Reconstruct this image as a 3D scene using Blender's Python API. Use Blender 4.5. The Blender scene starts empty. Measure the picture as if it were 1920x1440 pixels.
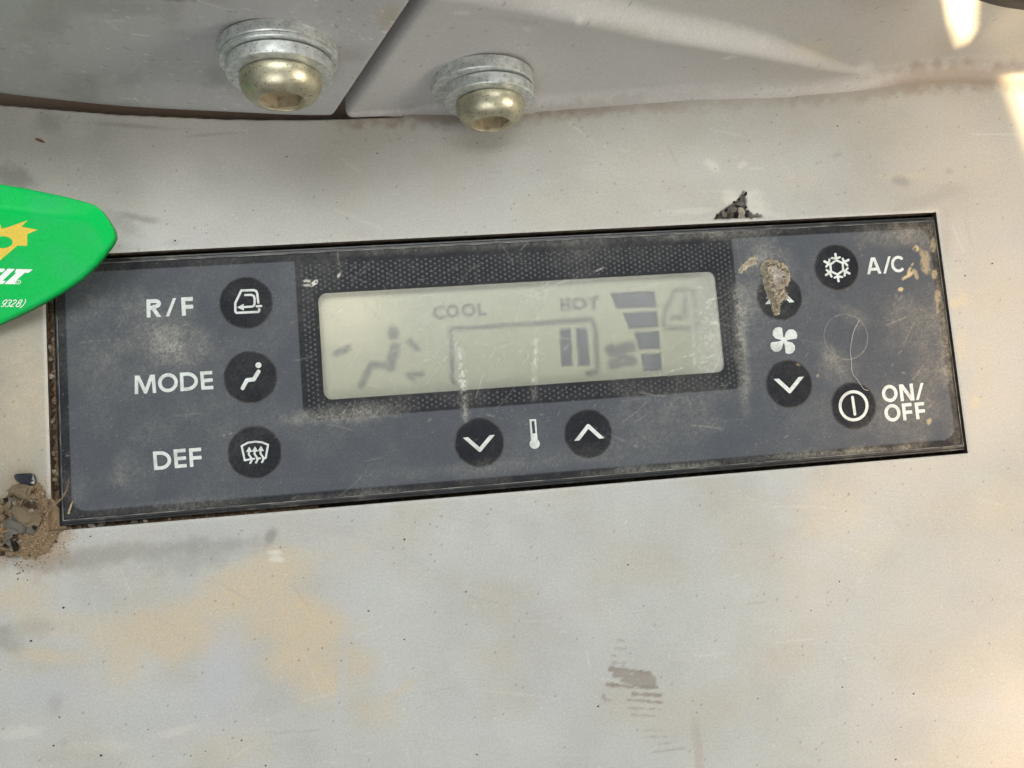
import bpy, bmesh, math, random
import numpy as np
from mathutils import Vector, Matrix

random.seed(7)
RNG = np.random.default_rng(11)
MM = 0.001                       # everything below is written in millimetres
SC = bpy.context.scene
COL = SC.collection

# ------------------------------------------------------------------ camera
CR = np.array([[0.9908695888, 0.0696003742, -0.1154696750],
               [-0.0808833321, 0.9920808116, -0.0960913616],
               [0.1078672541, 0.1045535800, 0.9886522161]])
CC = np.array([-21.6365, -19.6063, 156.5489])
FPX = 1600.0
cam = bpy.data.cameras.new("camera")
cam.sensor_width = 36.0
cam.lens = FPX / 1920.0 * 36.0
cam.clip_start = 0.005
cam.clip_end = 50.0
camo = bpy.data.objects.new("camera", cam)
COL.objects.link(camo)
camo.matrix_world = Matrix([[*CR[0], CC[0] * MM], [*CR[1], CC[1] * MM], [*CR[2], CC[2] * MM], [0, 0, 0, 1]])
SC.camera = camo

# ------------------------------------------------------------------ world and lamps
w = bpy.data.worlds.new("World")
SC.world = w
w.use_nodes = True
nt = w.node_tree
bg = nt.nodes["Background"]
tc = nt.nodes.new("ShaderNodeTexCoord")
sx = nt.nodes.new("ShaderNodeSeparateXYZ")
rp = nt.nodes.new("ShaderNodeValToRGB")
rp.color_ramp.elements[0].position = 0.0
rp.color_ramp.elements[0].color = (0.20, 0.19, 0.18, 1)
rp.color_ramp.elements[1].position = 0.75
rp.color_ramp.elements[1].color = (0.86, 0.89, 0.92, 1)
nt.links.new(tc.outputs["Generated"], sx.inputs[0])
nt.links.new(sx.outputs["Z"], rp.inputs[0])
nt.links.new(rp.outputs[0], bg.inputs[0])
bg.inputs[1].default_value = 0.27
SC.view_settings.view_transform = 'Standard'
SC.view_settings.look = 'None'
SC.view_settings.exposure = 0.0
SC.view_settings.gamma = 1.0


def look_at(o, loc, tgt):
    o.location = [c * MM for c in loc]
    d = Vector([(t - l) for t, l in zip(tgt, loc)])
    o.rotation_euler = d.to_track_quat('-Z', 'Y').to_euler()


def area_lamp(name, loc, tgt, size, power, color):
    l = bpy.data.lights.new(name, 'AREA')
    l.shape = 'RECTANGLE'
    l.size, l.size_y = size[0] * MM, size[1] * MM
    l.energy = power
    l.color = color
    o = bpy.data.objects.new(name, l)
    COL.objects.link(o)
    look_at(o, loc, tgt)
    return o


area_lamp("side_window_light", (520, -190, 300), (30, 0, 0), (180, 200), 2.2, (1.0, 0.91, 0.78))
area_lamp("windscreen_light", (0, 270, 740), (0, -10, 0), (700, 300), 4.8, (0.97, 0.985, 0.965))
area_lamp("rear_window_light", (-200, -600, 540), (0, 20, 10), (420, 320), 2.3, (0.98, 0.985, 0.975))


def pixray(px, py):
    px = np.asarray(px, float); py = np.asarray(py, float)
    v = np.stack([(px - 960) / FPX, -(py - 720) / FPX, -np.ones_like(px)], -1)
    return v @ CR.T


def onz(px, py, z=0.0):
    d = pixray(px, py)
    t = (np.asarray(z) - CC[2]) / d[..., 2]
    return CC + d * t[..., None]


def ony(px, py, Y):
    d = pixray(px, py)
    t = (np.asarray(Y) - CC[1]) / d[..., 1]
    return CC + d * t[..., None]


def proj(P):
    q = (np.asarray(P) - CC) @ CR
    return 960 + FPX * q[..., 0] / -q[..., 2], 720 - FPX * q[..., 1] / -q[..., 2]


def sun_lamp(name, loc, tgt, power, color, soft, cone):
    """spot standing in for sunlight let in between the cab's window bars"""
    l = bpy.data.lights.new(name, 'SPOT')
    l.energy = power
    l.color = color
    l.shadow_soft_size = soft * MM
    l.spot_size = math.radians(cone)
    l.spot_blend = 0.3
    l.use_nodes = True
    o = bpy.data.objects.new(name, l)
    COL.objects.link(o)
    look_at(o, loc, tgt)
    bpy.context.view_layer.update()
    t = l.node_tree
    em = t.nodes["Emission"]
    co = t.nodes.new("ShaderNodeTexCoord")
    se = t.nodes.new("ShaderNodeSeparateXYZ")
    t.links.new(co.outputs["Normal"], se.inputs[0])

    def math_(op, a, b=None):
        n = t.nodes.new("ShaderNodeMath")
        n.operation = op
        for i, s in enumerate((a, b)):
            if s is None:
                continue
            if isinstance(s, (int, float)):
                n.inputs[i].default_value = s
            else:
                t.links.new(s, n.inputs[i])
        return n.outputs[0]
    u = math_('DIVIDE', se.outputs[0], se.outputs[2])
    v = math_('DIVIDE', se.outputs[1], se.outputs[2])
    Rl = np.array(o.rotation_euler.to_matrix())
    L = np.array(loc, float)

    def to_uv(P):
        p = (np.asarray(P, float) - L) @ Rl
        return p[..., 0] / p[..., 2], p[..., 1] / p[..., 2]

    def half(P0, P1, Pin, soft_mm):
        (u0, v0), (u1, v1), (ui, vi) = to_uv(P0), to_uv(P1), to_uv(Pin)
        a, b = -(v1 - v0), (u1 - u0)
        n = math.hypot(a, b); a /= n; b /= n
        c = -(a * u0 + b * v0)
        if a * ui + b * vi + c < 0:
            a, b, c = -a, -b, -c
        s = soft_mm / np.linalg.norm(np.asarray(P0) - L)
        e = math_('ADD', math_('ADD', math_('MULTIPLY', u, a), math_('MULTIPLY', v, b)), c)
        m = t.nodes.new("ShaderNodeMapRange")
        m.interpolation_type = 'SMOOTHSTEP'
        m.inputs[1].default_value = -s; m.inputs[2].default_value = s
        t.links.new(e, m.inputs[0])
        return m.outputs[0]

    def noise(scale, stretch, ang, lo, hi, detail=3.0):
        cx = t.nodes.new("ShaderNodeCombineXYZ")
        t.links.new(u, cx.inputs[0]); t.links.new(v, cx.inputs[1])
        mp = t.nodes.new("ShaderNodeMapping")
        mp.inputs["Rotation"].default_value = (0, 0, math.radians(ang))
        mp.inputs["Scale"].default_value = (scale * stretch, scale, 1)
        t.links.new(cx.outputs[0], mp.inputs[0])
        nz = t.nodes.new("ShaderNodeTexNoise")
        nz.inputs["Scale"].default_value = 1.0
        nz.inputs["Detail"].default_value = detail
        t.links.new(mp.outputs[0], nz.inputs[0])
        m = t.nodes.new("ShaderNodeMapRange")
        m.interpolation_type = 'SMOOTHSTEP'
        m.inputs[1].default_value = lo; m.inputs[2].default_value = hi
        t.links.new(nz.outputs[0], m.inputs[0])
        return m.outputs[0]

    def out(s):
        t.links.new(s, em.inputs["Strength"])
    return half, noise, math_, out


# low sun reaching the right end of the console: two slivers between the cab bars
h, nz_, m_, out_ = sun_lamp("low_sun_between_bars", (640, -420, 620), (95, 45, 12), 420.0, (1.0, 0.80, 0.48), 1.0, 16)
A0, A1, A2, A3 = (74.06, 57.55, 24.47), (91.09, 55.37, 6.16), (89.47, 55.94, 11.74), (81.49, 58.38, 22.88)
inn = (83.39, 57.28, 16.81)
sl1 = m_('MULTIPLY', m_('MULTIPLY', h(A0, A1, inn, 0.22), h(A1, A2, inn, 0.12)), h(A2, A3, inn, 0.12))
B0, B1, B2 = onz(1880, 141), onz(1960, 140), onz(1925, 262)
inb = onz(1935, 180)
sl2 = m_('MULTIPLY', h(B0, B1, inb, 0.5), h(B0, B2, inb, 2.2))
out_(m_('ADD', sl1, m_('MULTIPLY', sl2, 0.55)))
# the same sun broken up by foliage and dirty glass: soft dapples over the right side
h, nz_, m_, out_ = sun_lamp("dappled_sun", (640, -380, 560), (95, -20, 0), 36.0, (1.0, 0.66, 0.38), 5.0, 30)
edge = h(onz(1640, 300), onz(1440, 1440), onz(1900, 900), 12.0)
lowr = m_('ADD', m_('MULTIPLY', h(onz(1500, 700), onz(1900, 660), onz(1800, 1200), 38.0), 0.6), 0.4)
dap = m_('ADD', m_('MULTIPLY', nz_(30, 0.32, 38, 0.42, 0.62), 0.68), 0.26)
out_(m_('MULTIPLY', m_('MULTIPLY', edge, lowr), dap))


# ------------------------------------------------------------------ helpers: noise, shapes, meshes
def sstep(a, b, x):
    t = np.clip((np.asarray(x, float) - a) / (b - a), 0, 1)
    return t * t * (3 - 2 * t)


def vnoise(x, y, seed=0):
    ix = np.floor(x); iy = np.floor(y)
    fx = x - ix; fy = y - iy
    fx = fx * fx * (3 - 2 * fx); fy = fy * fy * (3 - 2 * fy)

    def hsh(a, b):
        s = np.sin(a * 127.1 + b * 311.7 + seed * 74.73) * 43758.5453
        return s - np.floor(s)
    a = hsh(ix, iy); b = hsh(ix + 1, iy); c = hsh(ix, iy + 1); d = hsh(ix + 1, iy + 1)
    return (a * (1 - fx) + b * fx) * (1 - fy) + (c * (1 - fx) + d * fx) * fy


def fbm(x, y, seed=0, o=4, g=0.5):
    s = 0; a = 1; n = 0
    for i in range(o):
        s = s + a * vnoise(x * 2 ** i + i * 17.3, y * 2 ** i + i * 9.1, seed + i)
        n += a; a *= g
    return s / n


def blob(X, Y, cx, cy, rx, ry, ang=0, soft=0.5, wob=0.35, ns=0.02, seed=0):
    c, s = math.cos(math.radians(ang)), math.sin(math.radians(ang))
    R = 2.2 * max(rx, ry)
    out = np.zeros(X.shape)
    sel = (np.abs(X - cx) < R) & (np.abs(Y - cy) < R)
    if not sel.any():
        return out
    x, y = X[sel], Y[sel]
    dx, dy = x - cx, y - cy
    a = (dx * c + dy * s) / rx; b = (-dx * s + dy * c) / ry
    d = np.sqrt(a * a + b * b) + (fbm(x * ns, y * ns, seed + int(cx) % 97) - 0.5) * 2 * wob
    out[sel] = 1 - sstep(1 - soft, 1 + soft * 0.4, d)
    return out


def lerp(a, b, t):
    return a * (1 - t[..., None]) + np.asarray(b) * t[..., None]


# signed fields (negative inside), written in photo pixels or millimetres
def f_seg(X, Y, x0, y0, x1, y1, w):
    dx, dy = x1 - x0, y1 - y0
    L = dx * dx + dy * dy + 1e-9
    t = np.clip(((X - x0) * dx + (Y - y0) * dy) / L, 0, 1)
    return np.hypot(X - x0 - t * dx, Y - y0 - t * dy) - w / 2


def f_line(X, Y, pts, w, closed=False):
    f = None
    n = len(pts)
    for i in range(n if closed else n - 1):
        a, b = pts[i], pts[(i + 1) % n]
        g = f_seg(X, Y, a[0], a[1], b[0], b[1], w)
        f = g if f is None else np.minimum(f, g)
    return f


def f_poly(X, Y, pts):
    d = np.full(X.shape, 1e9)
    ins = np.zeros(X.shape, bool)
    n = len(pts)
    for i in range(n):
        (x0, y0), (x1, y1) = pts[i], pts[(i + 1) % n]
        d = np.minimum(d, f_seg(X, Y, x0, y0, x1, y1, 0))
        c = ((y0 > Y) != (y1 > Y)) & (X < (x1 - x0) * (Y - y0) / ((y1 - y0) if y1 != y0 else 1e-9) + x0)
        ins ^= c
    return np.where(ins, -d, d)


def f_ell(X, Y, cx, cy, rx, ry):
    k = np.sqrt(((X - cx) / rx) ** 2 + ((Y - cy) / ry) ** 2)
    return (k - 1) * min(rx, ry)


def f_rrect(X, Y, x0, x1, y0, y1, r):
    qx = np.abs(X - (x0 + x1) / 2) - (x1 - x0) / 2 + r
    qy = np.abs(Y - (y0 + y1) / 2) - (y1 - y0) / 2 + r
    return np.hypot(np.maximum(qx, 0), np.maximum(qy, 0)) + np.minimum(np.maximum(qx, qy), 0) - r


def f_half(X, Y, x0, y0, x1, y1, inx, iny):
    a, b = -(y1 - y0), (x1 - x0)
    n = math.hypot(a, b); a /= n; b /= n
    s = a * (inx - x0) + b * (iny - y0)
    f = a * (X - x0) + b * (Y - y0)
    return -f if s > 0 else f


def march(field, x0, x1, y0, y1, step):
    """marching squares: flat mesh of the region field < 0"""
    nx = max(2, int(math.ceil((x1 - x0) / step)) + 1); ny = max(2, int(math.ceil((y1 - y0) / step)) + 1)
    xs = np.linspace(x0, x1, nx); ys = np.linspace(y0, y1, ny)
    X, Y = np.meshgrid(xs, ys)
    f = field(X, Y)
    f = np.where(np.abs(f) < 1e-6, 1e-6, f)
    ins = f < 0
    V = []; idx = {}; F = []

    def vid(key, p):
        if key not in idx:
            idx[key] = len(V); V.append(p)
        return idx[key]
    cnt = ins[:-1, :-1].astype(int) + ins[:-1, 1:] + ins[1:, :-1] + ins[1:, 1:]
    for j, i in zip(*np.nonzero(cnt)):
        cs = [(j, i), (j, i + 1), (j + 1, i + 1), (j + 1, i)]
        poly = []
        for k in range(4):
            a, b = cs[k], cs[(k + 1) % 4]
            if ins[a]:
                poly.append(vid(a, (xs[a[1]], ys[a[0]])))
            if ins[a] != ins[b]:
                t = f[a] / (f[a] - f[b])
                key = (min(a, b), max(a, b))
                poly.append(vid(key, (xs[a[1]] + t * (xs[b[1]] - xs[a[1]]), ys[a[0]] + t * (ys[b[0]] - ys[a[0]]))))
        if len(poly) >= 3:
            F.append(poly)
    return np.array(V, float).reshape(-1, 2), F


def link(o, parent=None):
    COL.objects.link(o)
    if parent is not None:
        o.parent = parent
        o.matrix_parent_inverse = parent.matrix_world.inverted()
    return o


def mk(name, V, F, mat, parent=None, colors=None, smooth=True, scalars=None):
    me = bpy.data.meshes.new(name)
    V = np.asarray(V, float) * MM
    if isinstance(F, np.ndarray) and F.ndim == 2:
        n, k = F.shape
        me.vertices.add(len(V)); me.vertices.foreach_set("co", V.ravel())
        me.loops.add(n * k); me.loops.foreach_set("vertex_index", F.ravel().astype(np.int32))
        me.polygons.add(n)
        me.polygons.foreach_set("loop_start", (np.arange(n) * k).astype(np.int32))
        me.update(calc_edges=True)
    else:
        me.from_pydata([tuple(v) for v in V], [], [tuple(int(i) for i in f) for f in F])
        me.update()
    if smooth:
        me.polygons.foreach_set("use_smooth", np.ones(len(me.polygons), bool))
    if colors is not None:
        a = me.attributes.new("tint", 'FLOAT_COLOR', 'POINT')
        c = np.ones((len(V), 4)); c[:, :3] = colors
        a.data.foreach_set("color", c.ravel())
    for k, s in (scalars or {}).items():
        a = me.attributes.new(k, 'FLOAT', 'POINT')
        a.data.foreach_set("value", np.asarray(s, np.float32).ravel())
    me.materials.append(mat)
    return link(bpy.data.objects.new(name, me), parent)


def grid_faces(ny, nx, keep=None):
    j, i = np.meshgrid(np.arange(ny - 1), np.arange(nx - 1), indexing='ij')
    a = j * nx + i
    q = np.stack([a, a + 1, a + nx + 1, a + nx], -1).reshape(-1, 4)
    return q if keep is None else q[keep.ravel()]


def tag(o, label, cat, group=None):
    o["label"] = label; o["category"] = cat
    if group:
        o["group"] = group
    return o


def empty(name, loc, label, cat, group=None):
    o = bpy.data.objects.new(name, None)
    o.empty_display_size = 0.005
    COL.objects.link(o)
    o.location = [c * MM for c in loc]
    bpy.context.view_layer.update()
    return tag(o, label, cat, group)


def loft_ring(rects, mat, name, parent=None, colors=None):
    """rects: list of (x0,x1,y0,y1,z): a frame swept round a rectangle"""
    V = []; F = []
    for x0, x1, y0, y1, z in rects:
        V += [(x0, y0, z), (x1, y0, z), (x1, y1, z), (x0, y1, z)]
    for k in range(len(rects) - 1):
        for c in range(4):
            a = k * 4 + c; b = k * 4 + (c + 1) % 4
            F.append((a, b, b + 4, a + 4))
    return mk(name, V, F, mat, parent, smooth=False)


# ------------------------------------------------------------------ materials
def material(name, color=(0.5, 0.5, 0.5), rough=0.5, metal=0.0, spec=0.5, attr=False, bump=None,
             mottling=None, coat=0.0, grain=None):
    m = bpy.data.materials.new(name)
    m.use_nodes = True
    t = m.node_tree
    p = t.nodes["Principled BSDF"]
    p.inputs["Base Color"].default_value = (*color, 1)
    p.inputs["Roughness"].default_value = rough
    p.inputs["Metallic"].default_value = metal
    p.inputs["Specular IOR Level"].default_value = spec
    p.inputs["Coat Weight"].default_value = coat
    co = t.nodes.new("ShaderNodeTexCoord")
    src = None
    if attr:
        a = t.nodes.new("ShaderNodeAttribute"); a.attribute_name = "tint"
        src = a.outputs["Color"]
    if mottling:                       # (scale, other colour, lo, hi)
        n = t.nodes.new("ShaderNodeTexNoise")
        n.inputs["Scale"].default_value = mottling[0]; n.inputs["Detail"].default_value = 5
        t.links.new(co.outputs["Object"], n.inputs[0])
        r = t.nodes.new("ShaderNodeMapRange")
        r.inputs[1].default_value = mottling[2]; r.inputs[2].default_value = mottling[3]
        t.links.new(n.outputs[0], r.inputs[0])
        x = t.nodes.new("ShaderNodeMix"); x.data_type = 'RGBA'
        t.links.new(r.outputs[0], x.inputs[0])
        x.inputs[6].default_value = (*color, 1); x.inputs[7].default_value = (*mottling[1], 1)
        if src:
            t.links.new(src, x.inputs[6])
        src = x.outputs[2]
    if grain:                          # (scale, amount) fine light and dark grain
        n = t.nodes.new("ShaderNodeTexNoise")
        n.inputs["Scale"].default_value = grain[0]; n.inputs["Detail"].default_value = 2
        t.links.new(co.outputs["Object"], n.inputs[0])
        r = t.nodes.new("ShaderNodeMapRange")
        r.inputs[1].default_value = 0.25; r.inputs[2].default_value = 0.75
        r.inputs[3].default_value = 1 - grain[1]; r.inputs[4].default_value = 1 + grain[1]
        t.links.new(n.outputs[0], r.inputs[0])
        x = t.nodes.new("ShaderNodeVectorMath"); x.operation = 'SCALE'
        if src:
            t.links.new(src, x.inputs[0])
        else:
            x.inputs[0].default_value = color
        t.links.new(r.outputs[0], x.inputs["Scale"])
        src = x.outputs[0]
    if src:
        t.links.new(src, p.inputs["Base Color"])
    if bump:                           # list of (scale, strength, distance mm)
        prev = None
        for sc, st, dist in bump:
            n = t.nodes.new("ShaderNodeTexNoise")
            n.inputs["Scale"].default_value = sc; n.inputs["Detail"].default_value = 3
            t.links.new(co.outputs["Object"], n.inputs[0])
            b = t.nodes.new("ShaderNodeBump")
            b.inputs["Strength"].default_value = st
            b.inputs["Distance"].default_value = dist * MM
            t.links.new(n.outputs[0], b.inputs["Height"])
            if prev:
                t.links.new(prev, b.inputs["Normal"])
            prev = b.outputs[0]
        t.links.new(prev, p.inputs["Normal"])
    return m


M_DECK = material("grey_console_plastic", rough=0.5, spec=0.45, attr=True, bump=[(2600, 0.35, 0.05), (120, 0.15, 0.5)], grain=(2800, 0.10))
M_PLATE = material("grey_cover_plastic", rough=0.5, spec=0.4, attr=True, bump=[(1500, 0.4, 0.06)], grain=(2800, 0.10))
M_RECESS = material("dusty_black_recess", (0.045, 0.034, 0.024), 0.85, mottling=(500, (0.13, 0.095, 0.06), 0.45, 0.7))
M_BEZEL = material("black_bezel_plastic", (0.016, 0.017, 0.019), 0.38, attr=False, mottling=(420, (0.13, 0.12, 0.10), 0.55, 0.85), bump=[(900, 0.3, 0.05)])
M_RIM = material("worn_bezel_edge", (0.05, 0.05, 0.05), 0.6, mottling=(300, (0.26, 0.25, 0.22), 0.40, 0.65))
M_FACE = material("printed_membrane", rough=0.5, spec=0.12, attr=True, bump=[(1800, 0.25, 0.03)], grain=(3200, 0.16))
M_KEY = material("printed_black_key", rough=0.5, spec=0.10, attr=True, bump=[(1800, 0.3, 0.03)], grain=(3200, 0.2))
M_WHITE = material("white_print", (0.56, 0.60, 0.58), 0.55, attr=False, mottling=(420, (0.40, 0.41, 0.38), 0.5, 0.75), grain=(1800, 0.12))
M_DOT = material("grey_print", (0.052, 0.056, 0.065), 0.5, grain=(2600, 0.25))
M_BLACKP = material("black_print", (0.012, 0.013, 0.016), 0.5)
M_LCD = material("liquid_crystal_glass", rough=0.35, spec=0.3, attr=True, grain=(2600, 0.05))
M_TAG = material("green_plastic", (0.002, 0.47, 0.085), 0.36, spec=0.10, bump=[(900, 0.12, 0.05), (2500, 0.1, 0.02)], mottling=(190, (0.014, 0.44, 0.11), 0.42, 0.72), grain=(2400, 0.08))
M_YEL = material("yellow_print", (0.68, 0.50, 0.045), 0.45, grain=(2200, 0.08))
M_TAGW = material("white_tag_print", (0.78, 0.84, 0.82), 0.45)
M_ZINC = material("zinc_plated_washer", (0.62, 0.65, 0.63), 0.42, metal=0.7, mottling=(2400, (0.20, 0.20, 0.17), 0.60, 0.72), bump=[(1600, 0.5, 0.05)], grain=(900, 0.25))
M_GOLD = material("yellow_zinc_bolt", (0.55, 0.52, 0.38), 0.40, metal=0.84, mottling=(2300, (0.24, 0.23, 0.18), 0.56, 0.70), bump=[(700, 0.3, 0.05), (2500, 0.6, 0.04)], grain=(420, 0.22))
M_SOCK = material("bolt_socket", (0.40, 0.34, 0.23), 0.55, metal=0.35, mottling=(900, (0.20, 0.16, 0.1), 0.5, 0.75))
M_SAND = material("sandy_dirt", (0.20, 0.145, 0.09), 0.95, spec=0.1, mottling=(2600, (0.60, 0.50, 0.36), 0.62, 0.74), bump=[(2200, 1.0, 0.25)], grain=(3600, 0.35))
M_GAPD = material("gap_soil", (0.13, 0.088, 0.052), 0.95, spec=0.1, mottling=(1500, (0.30, 0.23, 0.15), 0.55, 0.7), grain=(3000, 0.3))
M_MUD = material("dried_mud", rough=0.95, spec=0.1, attr=True, bump=[(1400, 1.0, 0.25), (3500, 0.8, 0.1)], grain=(2800, 0.3))
CRUMBC = {"tan": (0.36, 0.29, 0.19), "grey": (0.27, 0.25, 0.22), "brown": (0.12, 0.075, 0.045), "dark": (0.035, 0.028, 0.025), "pale": (0.52, 0.47, 0.38), "orange": (0.55, 0.32, 0.13)}
M_CR = {k: material(k + "_soil", c, 0.92, spec=0.15, mottling=(1300, tuple(x * 0.6 for x in c), 0.45, 0.7), bump=[(1100, 0.9, 0.35), (3000, 0.8, 0.12)], grain=(2200, 0.3)) for k, c in CRUMBC.items()}
M_FUZZ = material("mud_fibre", (0.40, 0.345, 0.255), 0.95, spec=0.1, mottling=(900, (0.20, 0.165, 0.12), 0.45, 0.65))
M_TWIG = material("dry_stem", (0.15, 0.105, 0.065), 0.8, mottling=(900, (0.27, 0.21, 0.14), 0.5, 0.7))
M_SHARD = material("glossy_black_chip", (0.022, 0.025, 0.035), 0.22)
M_LEAF = material("red_brown_leaf", (0.16, 0.05, 0.03), 0.7, mottling=(900, (0.25, 0.1, 0.05), 0.5, 0.7))
M_HAIR = material("pale_fibre", (0.62, 0.60, 0.57), 0.5)
M_SPECK = material("dark_specks", (0.03, 0.027, 0.025), 0.8)
M_SPECKW = material("pale_specks", (0.66, 0.65, 0.62), 0.7)
M_RUBBER = material("dark_rubber", (0.035, 0.026, 0.022), 0.6, bump=[(500, 0.4, 0.2)])

# display pane: clear film with dust and scuffs given by an attribute
M_PANE = bpy.data.materials.new("scuffed_clear_window")
M_PANE.use_nodes = True
t = M_PANE.node_tree
pb = t.nodes["Principled BSDF"]
pb.inputs["Base Color"].default_value = (0.55, 0.56, 0.50, 1)
pb.inputs["Roughness"].default_value = 0.6
tr = t.nodes.new("ShaderNodeBsdfTransparent")
tr.inputs[0].default_value = (0.97, 0.98, 0.96, 1)
gl = t.nodes.new("ShaderNodeBsdfGlossy"); gl.inputs["Roughness"].default_value = 0.22
mg = t.nodes.new("ShaderNodeMixShader"); mg.inputs[0].default_value = 0.035
mx = t.nodes.new("ShaderNodeMixShader")
at = t.nodes.new("ShaderNodeAttribute"); at.attribute_name = "dust"
t.links.new(tr.outputs[0], mg.inputs[1]); t.links.new(gl.outputs[0], mg.inputs[2])
t.links.new(at.outputs["Fac"], mx.inputs[0]); t.links.new(mg.outputs[0], mx.inputs[1]); t.links.new(pb.outputs[0], mx.inputs[2])
t.links.new(mx.outputs[0], t.nodes["Material Output"].inputs[0])
# LCD segments: soft-edged ink
M_SEG = bpy.data.materials.new("liquid_crystal_ink")
M_SEG.use_nodes = True
t = M_SEG.node_tree
pb = t.nodes["Principled BSDF"]
pb.inputs["Base Color"].default_value = (0.088, 0.097, 0.122, 1)
pb.inputs["Roughness"].default_value = 0.6
tr = t.nodes.new("ShaderNodeBsdfTransparent")
mx = t.nodes.new("ShaderNodeMixShader")
at = t.nodes.new("ShaderNodeAttribute"); at.attribute_name = "ink"
t.links.new(at.outputs["Fac"], mx.inputs[0]); t.links.new(tr.outputs[0], mx.inputs[1]); t.links.new(pb.outputs[0], mx.inputs[2])
t.links.new(mx.outputs[0], t.nodes["Material Output"].inputs[0])

# ------------------------------------------------------------------ console deck
HX, HY = 85.0, 24.22             # half size of the opening in the console


def axis(*parts):
    out = []
    for a, b, s in parts:
        n = max(1, int(round((b - a) / s)))
        out.append(np.linspace(a, b, n, endpoint=False))
    return np.append(np.concatenate(out), parts[-1][1])


xs = axis((-126, -96, 3), (-96, -HX, 0.3), (-HX, HX, 0.3), (HX, 112, 0.3), (112, 136, 3))
ys = axis((-112, -86, 3), (-86, -HY, 0.3), (-HY, HY, 0.3), (HY, 57, 0.3), (57, 68, 1.5))
X, Y = np.meshgrid(xs, ys)
CREASE_PX = [(640, 215), (760, 207), (1000, 190), (1300, 172), (1500, 162), (1600, 153), (1660, 140), (1720, 128), (1800, 124), (1920, 128)]
_c = np.array([onz(a, b)[:2] for a, b in CREASE_PX])


def crease(x):
    x = np.asarray(x, float)
    k = np.zeros_like(x)
    for d in (-3, -1.5, 0, 1.5, 3):
        k = k + np.interp(x + d, _c[:, 0], _c[:, 1])
    return k / 5


def slot_edge(x):
    return np.interp(x, [-126, -91.7, -72, -52.8, -42, -33, -25], [57.2, 52.4, 50.0, 48.4, 47.9, 47.75, 47.75])


d_hole = np.maximum(np.abs(X) - HX, np.abs(Y) - HY)
Z = -0.22 * np.clip(1 - d_hole / 0.5, 0, 1) ** 2
Z = Z - 2.6 * sstep(0.0, 0.55, Y - slot_edge(X)) * (X < -20)
Z = Z + (fbm(X * 0.05, Y * 0.05, 3) - 0.5) * 0.25 * sstep(0, 6, d_hole)
Z = Z + (fbm(X * 0.9, Y * 0.9, 5) - 0.5) * 0.02
# gouge above the panel's upper edge, filled with grit
PX, PY = proj(np.stack([X, Y, Z], -1))
GOUGE = [(1338, 411), (1350, 398), (1368, 384), (1385, 372), (1394, 358), (1399, 372), (1402, 392), (1412, 403), (1430, 405), (1432, 408)]
g = f_poly(PX, PY, GOUGE)
Z = Z - 0.5 * (1 - sstep(-5, 2, g))


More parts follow.
